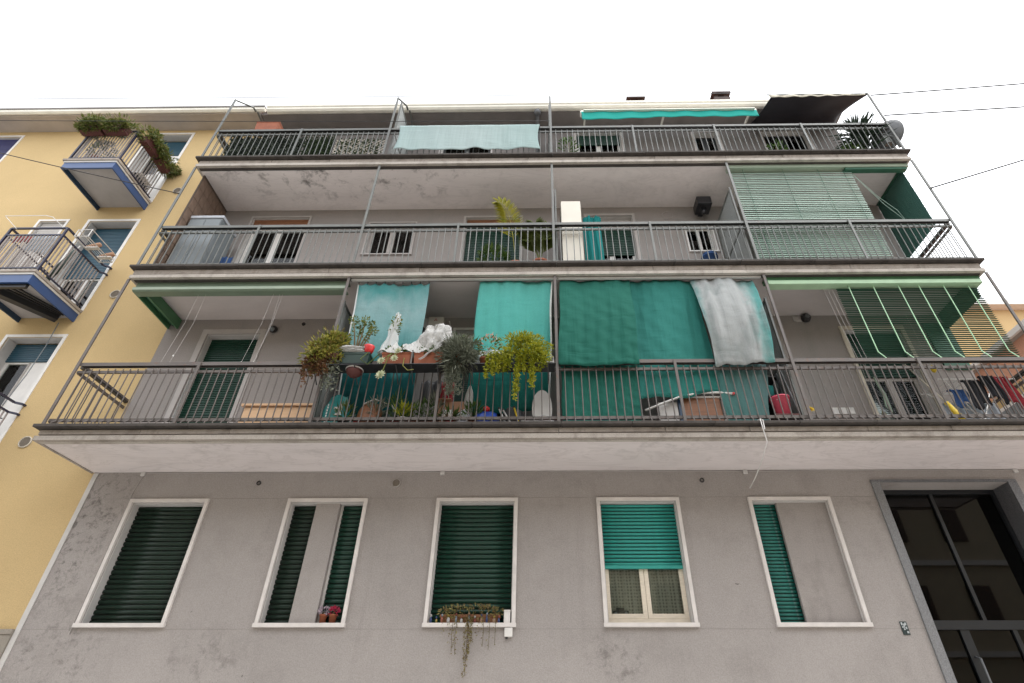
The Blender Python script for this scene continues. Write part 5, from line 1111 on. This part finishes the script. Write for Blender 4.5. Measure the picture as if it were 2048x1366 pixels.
for x in (3.22, 3.62):
    for y in (-0.82, -0.45): rk.box(x-0.012, x+0.012, y-0.012, y+0.012, F1, F1+1.0)
for z in (0.05, 0.42, 0.62, 0.95): rk.box(3.21, 3.63, -0.83, -0.44, F1+z, F1+z+0.015)
rk.build('frame', 'black', t); MB().box(3.23, 3.61, -0.46, -0.445, F1+0.05, F1+0.95).build('back_panel', 'offblack', t)
t = thing('turquoise_tub', 'small turquoise tub on the black rack', 'tub', (3.47, -0.7, F1+0.635)); MB().lathe([(0.06, 0), (0.08, 0.17), (0.085, 0.18), (0.075, 0.18)], (3.48, -0.72, F1+0.637), 14).build('body', plain('turquoise_plastic', (0.05, 0.45, 0.45), 0.4), t, True); MB().box(3.25, 3.37, -0.78, -0.6, F1+0.637, F1+0.76).build('carton', 'reveal', t)
t = thing('pink_bucket', 'pink plastic bucket in front of the black rack', 'bucket', (3.5, -0.93, F1+0.1)); MB().lathe([(0.10, 0), (0.135, 0.29), (0.145, 0.29), (0.145, 0.31), (0.13, 0.31), (0.12, 0.27)], (3.50, -0.93, F1+0.20), 20).build('body', 'pink', t, True); MB().tube([(3.365, -0.93, F1+0.49), (3.42, -1.03, F1+0.44), (3.58, -1.03, F1+0.44), (3.635, -0.93, F1+0.49)], 0.006, 5).build('handle', 'ironw', t)
t = thing('low_stool', 'dark low stool carrying the pink bucket', 'stool', (3.5, -0.93, F1)); MB().box(3.32, 3.68, -1.06, -0.80, F1+0.17, F1+0.199).build('seat', 'terradk', t)
for x in (3.34, 3.64):
    for y in (-1.04, -0.84): MB().box(x, x+0.025, y, y+0.025, F1, F1+0.17).build('leg', 'offblack', t)
t = thing('broom', 'silver broom pole leaning against the partition', 'broom', (3.68, -0.95, F1)); MB().tube([(3.70, -1.03, F1+0.02), (3.66, -0.98, F1+0.6), (3.60, -0.92, F1+1.45)], 0.011, 6).build('pole', 'dish', t, True); MB().box(3.66, 3.73, -1.05, -0.99, F1+0.005, F1+0.06).build('head', 'offblack', t)
# right flat
t = thing('drying_rack', 'white folding clothes airer at the right end of the lowest balcony', 'clothes airer', (6.55, -0.6, F1)); dr_ = MB()
for y in (-0.85, -0.4):
    dr_.tube([(6.02, y, F1+0.88), (7.18, y, F1+0.88)], 0.008, 6); dr_.tube([(6.1, y, F1+0.88), (6.9, -1.25-y+0.0, F1+0.02)], 0.008, 6); dr_.tube([(7.1, y, F1+0.88), (6.3, -1.25-y, F1+0.02)], 0.008, 6)
for k in range(9): dr_.tube([(6.06+0.135*k, -0.85, F1+0.885), (6.06+0.135*k, -0.4, F1+0.885)], 0.004, 4)
dr_.build('frame', 'ironw', t)
def laundry(x0, x1, y, z0, z1, mat, lab, nm='garment'):
    t = thing(nm, lab, 'garment', ((x0+x1)/2, y, z0)); p = rnd.random()*6
    MB().grid(lambda u, v: (x0+(x1-x0)*u+0.02*math.sin(v*5+p), y+0.02*math.sin(u*17+p)-0.02*(1-v), z0+(z1-z0)*v+(0.05*math.sin(u*5+p)+0.03*math.sin(u*13))*(1-v)), 20, 12).build('cloth', mat, t, True, solid=0.008)
    MB().grid(lambda u, v: (x0+(x1-x0)*u, y+0.05*v, z1+0.012*math.sin(v*math.pi)), 10, 3).build('fold', mat, t, True, solid=0.008)
laundry(6.36, 6.66, -0.84, F1+0.40, F1+0.86, 'clothblack', 'black garment drying on the airer, middle'); laundry(6.62, 6.82, -0.90, F1+0.48, F1+0.90, 'clothblack', 'dark top drying beside the red cloth'); laundry(6.80, 7.06, -0.87, F1+0.42, F1+0.90, 'clothred', 'red checked cloth drying on the airer'); laundry(6.14, 6.40, -0.80, F1+0.45, F1+0.72, 'clothblue', 'blue cloth drying on the left of the airer'); laundry(6.16, 6.95, -0.55, F1+0.12, F1+0.62, 'clothgrey', 'pale blue sheet on the back of the airer')
t = thing('yellow_broom', 'yellow bottle-shaped broom head beside the airer', 'broom', (5.95, -0.85, F1)); MB().tube([(6.02, -0.98, F1+0.02), (5.93, -0.9, F1+0.45)], [0.05, 0.03], 10).build('brush', 'yellowp', t, True); MB().tube([(5.93, -0.9, F1+0.45), (5.75, -0.7, F1+1.25)], 0.012, 6).build('pole', 'cream2', t, True)
t = thing('yellow_flower', 'small yellow artificial flower tied to the railing', 'flower', (3.84, -1.0, F1+0.15)); MB().tube([(3.85, -1.0, F1+0.01), (3.84, -1.02, F1+0.24)], 0.006, 5).build('stem', 'cablew', t); mb = MB(); rosette(mb, (3.84, -1.04, F1+0.27), 0.07, (0, -1, 0.6), 10, 0.6); mb.build('petals', 'yellowp', t)
MB().box(3.80, 3.92, -1.0, -0.9, F1+0.0, F1+0.01).build('base', 'cablew', t)
t = thing('yellow_bulb', 'yellow hanging ornament by the top rail at right', 'ornament', (6.25, -0.6, 6.2)); MB().tube([(6.25, -0.6, 7.84), (6.25, -0.6, 6.33)], 0.002, 4).build('string', 'cablew', t); MB().lathe([(0.01, 0), (0.035, 0.03), (0.04, 0.07), (0.02, 0.12), (0.005, 0.14)], (6.25, -0.6, 6.20), 12).build('body', 'yellowp', t, True)
t = thing('socket_plate', 'row of three white socket plates low on the wall', 'socket', (4.94, -0.01, 5.84))
for k in range(3): MB().box(4.76+0.13*k, 4.87+0.13*k, -0.018, -0.001, 5.78, 5.90).build('plate', 'plaswhite', t, bevel=0.004)
t = thing('wall_lamp', 'black round lamp on a white plate above the bleached cloth, right flat', 'lamp', (4.83, -0.05, 7.74)); MB().box(4.66, 4.80, -0.02, -0.001, 7.69, 7.81).build('plate', 'grey2', t); MB().lathe([(0.075, 0), (0.085, -0.03), (0.075, -0.09), (0.045, -0.10)], (4.88, -0.001, 7.75), 18, 'y').build('housing', 'black', t, True); MB().lathe([(0.045, -0.101), (0.03, -0.125)], (4.88, -0.001, 7.75), 14, 'y').build('lens', 'dish', t, True)
t = thing('wall_lamp', 'dark oval bulkhead lamp beside the left green door', 'lamp', (-4.93, -0.05, 7.55)); MB().lathe([(0.055, 0), (0.075, -0.025), (0.065, -0.07), (0.03, -0.10)], (-4.93, -0.001, 7.58), 18, 'y').build('housing', 'black', t, True); MB().lathe([(0.05, -0.06), (0.045, -0.09), (0.015, -0.115)], (-4.93, -0.001, 7.56), 14, 'y').build('lens', 'greybox', t, True)
t = thing('storage_bench', 'peach storage bench behind the balusters left of the plants', 'bench', (-4.05, -0.45, F1)); MB().box(-4.60, -3.40, -0.62, -0.30, F1+0.004, F1+0.58).build('body', 'peachwood', t); MB().box(-4.63, -3.37, -0.65, -0.28, F1+0.60, F1+0.64).build('lid', 'peachwood', t, bevel=0.005); MB().box(-4.58, -3.42, -0.60, -0.31, F1+0.581, F1+0.599).build('gap_strip', 'brownwood', t)
ac = thing('air_conditioner', 'beige wall unit with small red emblem above the white plastic', 'air conditioner', (-1.9, -0.2, 7.1)); MB().box(-2.02, -1.74, -0.30, -0.02, 7.05, 7.64).build('casing', 'acbeige', ac, bevel=0.012); MB().box(-2.30, -2.03, -0.28, -0.02, 7.05, 7.62).build('fan_panel', 'grey2', ac)
MB().lathe([(0.12, 0), (0.12, -0.012), (0.10, -0.014)], (-2.165, -0.281, 7.32), 20, 'y').build('fan_grille', 'offblack', ac)
lg = MB(); cx, cz, r = -1.885, 7.565, 0.036
for a in (90, 210, 330):
    d = Vector((math.cos(R(a)), 0, math.sin(R(a)))); s_ = Vector((-d.z, 0, d.x)); c0 = Vector((cx, -0.3035, cz)); n = len(lg.v)
    q = [c0, c0+d*r*0.5+s_*r*0.30, c0+d*r, c0+d*r*0.5-s_*r*0.30]; lg.v += [tuple(p) for p in q]+[tuple(p+Vector((0, 0.003, 0))) for p in q]; lg.f += [(n, n+1, n+2, n+3), (n+7, n+6, n+5, n+4)]+[(n+i, n+(i+1) % 4, n+4+(i+1) % 4, n+4+i) for i in range(4)]
lg.build('emblem', 'logo_red', ac); MB().tube([(-1.70, -0.02, 7.5), (-1.66, -0.02, 7.6), (-1.70, -0.02, 7.75)], 0.012, 6).build('pipe', 'plaswhite', ac); MB().box(-1.735, -1.70, -0.06, -0.002, 6.6, 7.62).build('pipe_cover', 'cream2', ac)
t = thing('hanging_wire', 'pale frayed wire hanging off the edge of the lowest balcony', 'wire', (3.1, -1.25, 4.4)); MB().tube([(2.98, -1.15, F1+0.03), (3.0, -1.245, F1+0.02), (3.0, -1.25, 4.92), (3.01, -1.25, 4.72), (2.98, -1.0, 4.55), (2.95, -0.7, 4.42), (2.93, -0.5, 4.36)], 0.007, 6).build('wire', 'cablew', t, True); MB().tube([(3.02, -1.16, F1+0.04), (3.03, -1.25, F1-0.0), (3.02, -1.252, 4.9)], 0.008, 5).build('wire_twist', 'cablew', t)

# ---- things on the middle balcony ----------------------------------------------
t = thing('tall_cabinet', 'tall ivory cabinet standing at the middle railing by the centre post', 'cabinet', (0.6, -0.75, F2)); MB().box(0.40, 0.78, -0.98, -0.55, F2+0.06, F2+1.84).build('carcass', 'ivory', t, bevel=0.006); MB().box(0.405, 0.775, -0.997, -0.982, F2+0.06, F2+0.92).build('door', 'ivory', t); MB().box(0.405, 0.775, -0.997, -0.982, F2+0.93, F2+1.84).build('door', 'ivory', t); MB().box(0.42, 0.76, -0.95, -0.57, F2, F2+0.06).build('plinth', 'greybox', t)
cloth('hanging_curtain', 'deep turquoise curtain hanging beside the ivory cabinet', 0.86, 1.22, 0.84, 1.20, 9.98, F2+0.03, -0.55, -0.53, 'curtain_in', 0.03, 14, 30, 16)
t = thing('grey_cupboard', 'dark grey plastic cupboard in the left corner of the middle balcony', 'cupboard', (-6.5, -0.55, F2)); MB().box(-6.86, -6.24, -0.80, -0.30, F2+0.004, F2+1.66).build('carcass', 'greybox', t, bevel=0.01); MB().box(-6.88, -6.22, -0.82, -0.28, F2+1.661, F2+1.74).build('top', 'greytop', t, bevel=0.015)
for a, b in ((-6.855, -6.555), (-6.545, -6.245)): MB().box(a, b, -0.815, -0.801, F2+0.03, F2+1.62).build('door', 'greybox', t)
t = thing('dark_jacket', 'dark jacket hanging beside the grey cupboard', 'jacket', (-6.1, -0.4, F2+0.6)); MB().grid(lambda u, v: (-6.18+0.20*u, -0.45+0.03*math.sin(u*9), F2+0.45+0.5*v+0.02*math.sin(u*8)), 12, 10).build('cloth', 'clothblue', t, True, solid=0.012)
def palm(x, y, f, fronds, lab, matn):
    t = thing('potted_palm', lab, 'palm', (x, y, f)); pot((x, y, f), 0.17, 0.30, t); rb_ = MB(); lf = MB()
    for (tx, ty, tz, L) in fronds:
        p0 = Vector((x, y, f+0.3)); p3 = Vector((tx, ty, tz)); mid = p0.lerp(p3, 0.55)+Vector((0.12 if len(fronds) == 1 else 0, 0, 0.75 if len(fronds) == 1 else 0.30)); P = []
        for i in range(13):
            s_ = i/12; P.append(p0*(1-s_)**2+mid*2*s_*(1-s_)+p3*s_**2)
        rb_.tube(P, [0.010-0.0006*i for i in range(13)], 5)
        for i in range(4, 13):
            d = (P[i]-P[i-1]).normalized(); sd_ = d.cross(Vector((0, -1, 0.3))).normalized()
            for sg in (-1, 1):
                for h in (0, 0.33, 0.66): leaf(lf, P[i-1].lerp(P[i], h), d*0.75+sd_*sg*0.9+Vector((0, -0.1, -0.12)), Vector((0, -1, 0.4)), L*(1.25-0.06*i), 0.052, 0.12)
    rb_.build('stalks', matn, t, True); lf.build('fronds', matn, t)
palm(-0.45, -0.80, F2, [(-0.84, -0.98, 9.95, 0.36)], 'yellowing palm fronds rising above the middle railing', 'l_palm')
palm(0.0, -0.85, F2, [(-0.32, -0.98, 9.15, 0.34), (-0.10, -1.0, 9.30, 0.36), (0.15, -0.98, 9.20, 0.34), (0.08, -1.0, 8.85, 0.30), (-0.2, -0.95, 8.9, 0.3)], 'green palm behind the middle railing left of the centre post', 'l_palmg')
t = thing('potted_plant', 'leafy plant behind the middle railing below the yellow palm', 'plant', (-0.85, -0.85, F2)); pot((-0.85, -0.85, F2), 0.13, 0.24, t); mb = MB(); cloud(mb, (-0.85, -0.87, F2+0.45), (0.24, 0.12, 0.24), 260, 0.12, 0.06); mb.build('foliage', 'l_green', t)
t = thing('black_lamp_box', 'black square lamp box on the wall under the stained soffit', 'lamp', (3.42, -0.2, 10.5)); MB().box(3.30, 3.60, -0.42, -0.10, 10.52, 10.74).build('housing', 'black', t, bevel=0.01); MB().tube([(3.45, -0.25, 10.52), (3.45, -0.25, 10.44), (3.45, -0.22, 10.40)], 0.05, 12).build('spout', 'black', t, True); MB().box(3.40, 3.50, -0.10, 0.0, 10.58, 10.68).build('bracket', 'black', t)
t = thing('coiled_cable', 'thin cable loop on the wall left of the black lamp box', 'cable', (2.75, -0.01, 10.6)); MB().tube([(2.75+0.12*math.cos(a), -0.012, 10.62+0.11*math.sin(a)) for a in [i*0.45 for i in range(14)]], 0.005, 4).build('loop', 'grey2', t)
t = thing('blue_bin', 'dark blue bin behind the middle railing under the small window', 'bin', (3.35, -0.4, F2)); MB().lathe([(0.12, 0), (0.15, 1.05), (0.16, 1.05), (0.16, 1.1), (0.14, 1.1)], (3.34, -0.19, F2+0.003), 16).build('body', 'clothblue', t, True); MB().lathe([(0.16, 0), (0.15, 0.03), (0.05, 0.05)], (3.34, -0.19, F2+1.104), 16).build('lid', 'clothblue', t, True)

# ---- things of the yellow building ---------------------------------------------
def flower_box(x0, x1, y0, y1, z, lab, n, ax):
    t = thing('flower_box', lab, 'flower box', ((x0+x1)/2, (y0+y1)/2, z)); planter(x0, x1, y0, y1, z, z+0.17, t, 'terradk')
    mb = MB(); clump(mb, ((x0+x1)/2, (y0+y1)/2-0.02, z+0.23), ((x1-x0)/2+0.10, (y1-y0)/2+0.10, 0.17), n*2, 0.07, 0.032, 0.2, 16, 0.36); cloud(mb, ((x0+x1)/2, y0-0.02, z+0.12), ((x1-x0)/2+0.04, 0.08 if ax else 0.5, 0.12), n, 0.07, 0.03, -0.4); mb.build('foliage', 'l_box', t)
flower_box(-9.92, -9.42, -1.32, -1.13, 12.02, 'bushy flower box on the front rail of the upper yellow balcony, left half', 900, True); flower_box(-9.40, -8.90, -1.32, -1.13, 12.02, 'bushy flower box on the front rail of the upper yellow balcony, right half', 900, True)
t = thing('flower_box', 'flower box on the side rail of the upper yellow balcony, outer', 'flower box', (-8.68, -0.8, 12.02)); planter(-8.77, -8.58, -1.02, -0.58, 12.02, 12.19, t, 'terradk'); mb = MB(); clump(mb, (-8.64, -0.82, 12.24), (0.19, 0.36, 0.18), 1800, 0.07, 0.032, 0.2, 16, 0.38); mb.build('foliage', 'l_box', t)
t = thing('flower_box', 'flower box on the side rail of the upper yellow balcony, next to the wall', 'flower box', (-8.68, -0.35, 12.02)); planter(-8.77, -8.58, -0.55, -0.15, 12.02, 12.19, t, 'terradk'); mb = MB(); clump(mb, (-8.63, -0.36, 12.21), (0.20, 0.34, 0.20), 1800, 0.07, 0.032, 0.1, 16, 0.38); mb.build('foliage', 'l_box', t)
t = thing('potted_plant', 'small leafy plant inside the upper yellow balcony', 'plant', (-9.45, -0.95, yf[0])); pot((-9.45, -0.95, yf[0]), 0.13, 0.24, t); mb = MB(); cloud(mb, (-9.45, -0.97, yf[0]+0.5), (0.22, 0.12, 0.28), 200, 0.10, 0.05); mb.build('foliage', 'l_grey', t)
t = thing('garden_chair', 'white folding chair at the wall end of the upper yellow balcony', 'chair', (-8.95, -0.3, yf[0])); ch = MB(); ch.box(-9.15, -8.86, -0.50, -0.14, yf[0]+0.40, yf[0]+0.43); ch.build('seat', 'plaswhite', t); MB().box(-9.15, -8.86, -0.14, -0.11, yf[0]+0.43, yf[0]+0.82).build('backrest', 'plaswhite', t, bevel=0.01)
for x in (-9.14, -8.88):
    for y in (-0.49, -0.16): MB().box(x, x+0.02, y, y+0.02, yf[0], yf[0]+0.40).build('leg', 'plaswhite', t)
t = thing('doormat_box', 'black box on the floor of the upper yellow balcony by the wall', 'box', (-8.93, -0.45, yf[0])); MB().box(-9.0, -8.83, -0.62, -0.20, yf[0]+0.005, yf[0]+0.22).build('body', 'offblack', t, bevel=0.01); MB().box(-9.01, -8.82, -0.63, -0.19, yf[0]+0.2205, yf[0]+0.24).build('lid', 'offblack', t)
f = yf[1]
t = thing('wire_airer', 'white wire clothes airer hooked on the side rail of the middle yellow balcony', 'clothes airer', (-8.62, -0.6, f+1.05)); wa = MB()
for z in (f+1.04, f+1.22):
    P = [(-8.76, -0.95, z), (-8.76, -0.25, z), (-8.50, -0.25, z), (-8.50, -0.95, z), (-8.76, -0.95, z)]
    for a, b in zip(P, P[1:]): wa.tube([a, b], 0.009, 5)
for x, y in ((-8.76, -0.95), (-8.76, -0.25), (-8.50, -0.25), (-8.50, -0.95)): wa.tube([(x, y, f+1.04), (x, y, f+1.22)], 0.009, 5)
for k in range(6): wa.tube([(-8.74+0.045*k, -0.95, f+1.04), (-8.74+0.045*k, -0.25, f+1.04)], 0.004, 4)
wa.build('frame', 'ironw', t)
t = thing('line_bracket', 'thin wire frame above the front rail of the middle yellow balcony', 'wire frame', (-9.5, -1.3, f+1.1)); MB().tube([(-9.75, -1.1, f+1.08), (-9.86, -1.32, f+1.20), (-9.10, -1.32, f+1.20), (-9.0, -1.28, f+1.20), (-8.88, -1.1, f+1.10)], 0.007, 5).build('frame', 'ironw', t)
for i, (x, y, m, lab) in enumerate(((-8.66, -0.62, 'cardboard', 'tan shoe drying on the wire airer, outer'), (-8.58, -0.36, 'cardboard', 'tan shoe drying on the wire airer, next to the wall'))):
    t = thing('shoe', lab, 'shoe', (x, y, f+1.05)); MB().tube([(x-0.12, y, f+1.10), (x-0.05, y, f+1.10), (x+0.05, y, f+1.13), (x+0.12, y, f+1.16)], [0.03, 0.045, 0.05, 0.045], 10).build('upper', m, t, True); MB().box(x-0.14, x+0.14, y-0.04, y+0.04, f+1.05, f+1.068).build('sole', 'plaswhite', t)
t = thing('hanging_towel', 'pale towel and washing hung inside the front rail of the middle yellow balcony', 'washing', (-9.2, -1.02, f+0.6)); MB().grid(lambda u, v: (-9.42+0.42*u, -1.02+0.02*math.sin(u*14), f+0.62+0.36*v-0.12*u*(1-v)), 18, 10).build('towel', 'clothgrey', t, True, solid=0.006); MB().grid(lambda u, v: (-9.78+0.30*u, -1.02+0.015*math.sin(u*14), f+0.82+0.16*v), 12, 6).build('checked_cloth', 'clothred', t, True, solid=0.006)
t = thing('green_parasol', 'closed olive parasol leaning inside the middle yellow balcony', 'parasol', (-9.0, -0.5, f)); MB().tube([(-8.95, -0.75, f+0.1), (-8.93, -0.70, f+0.5), (-8.92, -0.66, f+0.95)], [0.04, 0.06, 0.03], 10).build('canopy', 'greenbox', t, True); MB().tube([(-8.95, -0.75, f), (-8.90, -0.64, f+1.1)], 0.014, 6).build('pole', 'ironw', t)
aw = thing('retracted_awning', 'folded dark awning arm under the middle yellow balcony', 'awning', (-9.2, -0.6, 7.7)); MB().bar((-9.65, -1.0, 7.83), (-9.05, -0.08, 7.83), 0.14, 0.12).build('roll', 'offblack', aw)
for k in range(3): MB().bar((-9.45+0.12*k, -1.02, 7.86), (-8.95+0.05*k, -0.15, 7.86), 0.03, 0.03).build('arm', 'black', aw)
MB().box(-9.80, -8.84, -1.07, -1.02, 7.74, 7.83).build('front_bar', 'black', aw); MB().tube([(-9.0, -0.06, 7.75), (-8.97, -0.05, 7.2), (-8.98, -0.05, 6.6), (-9.05, -0.05, 6.0)], 0.008, 5).build('crank', 'greybox', aw)
t = thing('standing_rack', 'dark rack behind the lowest railing at the left edge', 'rack', (-8.9, -0.4, yf[2])); MB().tube([(-8.85, -0.25, yf[2]), (-8.85, -0.25, yf[2]+0.75), (-8.72, -0.22, yf[2]+0.75)], 0.01, 6).build('pole', 'black', t); MB().tube([(-8.95, -0.4, yf[2]+0.45), (-8.70, -0.22, yf[2]+0.40)], 0.01, 6).build('arm', 'black', t)

# ---- window sills of the ground floor --------------------------------------------
for x, fm, lab in ((-2.93, 'fl_mauve', 'left small terracotta pot with mauve flowers on the split window sill'), (-2.80, 'fl_red', 'right small terracotta pot with red flowers on the split window sill')):
    t = thing('sill_pot', lab, 'pot', (x, 0.05, 2.73), 'pots on the split window sill'); pot((x, 0.045, 2.731), 0.052, 0.11, t); mb = MB(); cloud(mb, (x, 0.04, 2.88), (0.06, 0.05, 0.045), 90, 0.04, 0.025); mb.build('flowers', fm, t); MB().tube([(x, 0.045, 2.8), (x, 0.045, 2.87)], 0.01, 5).build('stem', 'stem', t)
t = thing('sill_planter', 'low trough with dry trailing plants on the dark green window sill', 'planter', (-0.97, 0.0, 2.73)); planter(-1.36, -0.56, -0.03, 0.09, 2.731, 2.83, t, 'brownwood')
mb = MB(); cloud(mb, (-0.95, -0.03, 2.86), (0.44, 0.07, 0.08), 420, 0.04, 0.022)
for x, zb, n in ((-0.98, 2.12, 120), (-0.96, 2.35, 90), (-1.0, 2.28, 70), (-0.94, 2.5, 60), (-1.17, 2.40, 26), (-1.12, 2.36, 26), (-1.21, 2.5, 16), (-0.78, 2.45, 14), (-0.70, 2.42, 14), (-0.62, 2.48, 12), (-1.30, 2.58, 10), (-0.85, 2.56, 12)): strand(mb, [(x, -0.06, 2.80), (x+uj(0.02), -0.075, (2.8+zb)/2), (x+uj(0.02), -0.05, zb)], n, 0.03, 0.016, 0.022)
mb.build('foliage', 'l_dry', t)
st = MB()
for x, zb in ((-1.17, 2.40), (-1.12, 2.36), (-0.78, 2.45), (-0.70, 2.42), (-0.62, 2.48), (-0.98, 2.14)): st.tube([(x, -0.06, 2.80), (x+uj(0.02), -0.07, (2.8+zb)/2), (x, -0.05, zb)], 0.003, 4)
st.build('stems', 'stem', t)
for nm, c in (('bluebag', (0.03, 0.05, 0.14)), ('redplastic', (0.22, 0.05, 0.04)), ('plaswhite', (0.42, 0.41, 0.40)), ('yellowp', (0.33, 0.24, 0.05)), ('cardboard', (0.26, 0.16, 0.10)), ('clothgrey', (0.20, 0.24, 0.30)), ('terracotta', (0.22, 0.07, 0.04))): M['fig_'+nm] = plain('painted_china_'+nm, c, 0.4, 0.45, 60)
tc_ = [('bluebag', 'blue'), ('redplastic', 'red'), ('plaswhite', 'white'), ('yellowp', 'yellow'), ('cardboard', 'tan'), ('clothgrey', 'pale blue'), ('terracotta', 'terracotta')]
ORD = ['leftmost', 'second from the left', 'third from the left', 'fourth from the left', 'fifth from the left', 'sixth from the left', 'sixth from the right', 'fifth from the right', 'fourth from the right', 'third from the right', 'second from the right', 'rightmost']
for k in range(12):
    x = -1.48+0.083*k+uj(0.012); m, cn = tc_[(k*3+k//5) % 7]
    o = thing('sill_figurine', 'tiny %s figurine, %s of the row on the plant-filled sill' % (cn, ORD[k]), 'figurine', (x, 0.02, 2.731), 'trinkets on the plant-filled sill')
    h = rnd.uniform(0.07, 0.14); yk = -0.01 if x < -1.37 or x > -0.55 else -0.045; b0 = 2.731; w = rnd.uniform(0.7, 1.2)
    MB().lathe([(0.014*w, 0), (0.020*w, h*0.3), (0.012*w, h*0.6), (0.007, h*0.66)], (x, yk, b0), 8).build('body', 'fig_'+m, o, True); MB().lathe([(0.005, 0), (0.014, 0.012), (0.012, 0.026), (0.004, 0.034)], (x, yk, b0+h*0.66), 8).build('head', 'fig_'+tc_[(k*5+2) % 7][0], o, True)
t = thing('sill_box', 'small white box at the right end of the plant-filled sill', 'box', (-0.46, 0.0, 2.731)); MB().box(-0.515, -0.43, -0.02, 0.07, 2.732, 2.87).build('body', 'plaswhite', t, bevel=0.004); MB().box(-0.52, -0.425, -0.025, 0.075, 2.8705, 2.885).build('lid', 'plaswhite', t)
t = thing('toy_car', 'dark toy behind the left pane under the teal shutter', 'toy', (1.05, 0.19, 2.86)); MB().box(0.95, 1.17, 0.185, 0.205, 2.87, 2.91).build('body', 'black', t, bevel=0.008); MB().box(1.0, 1.11, 0.186, 0.204, 2.9105, 2.945).build('cabin', 'black', t, bevel=0.008)
for x in (0.99, 1.13): MB().lathe([(0.02, 0), (0.02, -0.008)], (x, 0.184, 2.875), 10, 'y').build('wheel', 'greybox', t)

# ---- overhead cables --------------------------------------------------------------
def cable(label, a, b, sag, r=0.008, mat='cable', name='overhead_cable'):
    a = Vector(a); b = Vector(b); t = thing(name, label, 'cable', tuple(a)); P = [a.lerp(b, i/24)-Vector((0, 0, sag*4*(i/24)*(1-i/24))) for i in range(25)]
    MB().tube(P, r, 5).build('line', mat, t, True); return t
cable('thin pale cable crossing the sky above the gutter', (-30, -2.2, 12.1), (7.47, -1.2, 13.36), 0.15, 0.008, 'dish')
cable('dark cable running past the top of the yellow building to the top rail', (-22, -2.0, 11.7), (0.22, -1.2, 12.33), 0.10, 0.007)
cable('cable from the left edge to the middle balcony corner post', (-18, -2.2, 12.9), (-7.02, -1.17, 10.05), 0.12, 0.009)
cable('upper thin cable leaving the top right corner over the sky', (7.47, -1.2, 13.2), (30, -2.6, 14.2), 0.2, 0.015, 'cable')
cable('second thin cable leaving the top right corner below the first', (7.47, -1.2, 12.4), (30, -2.6, 12.9), 0.2, 0.015, 'cable')
cable('thin cable rising from the right post across the white sky', (7.47, -1.17, 10.0), (26, -3.5, 15.5), 0.1, 0.015, 'cable')
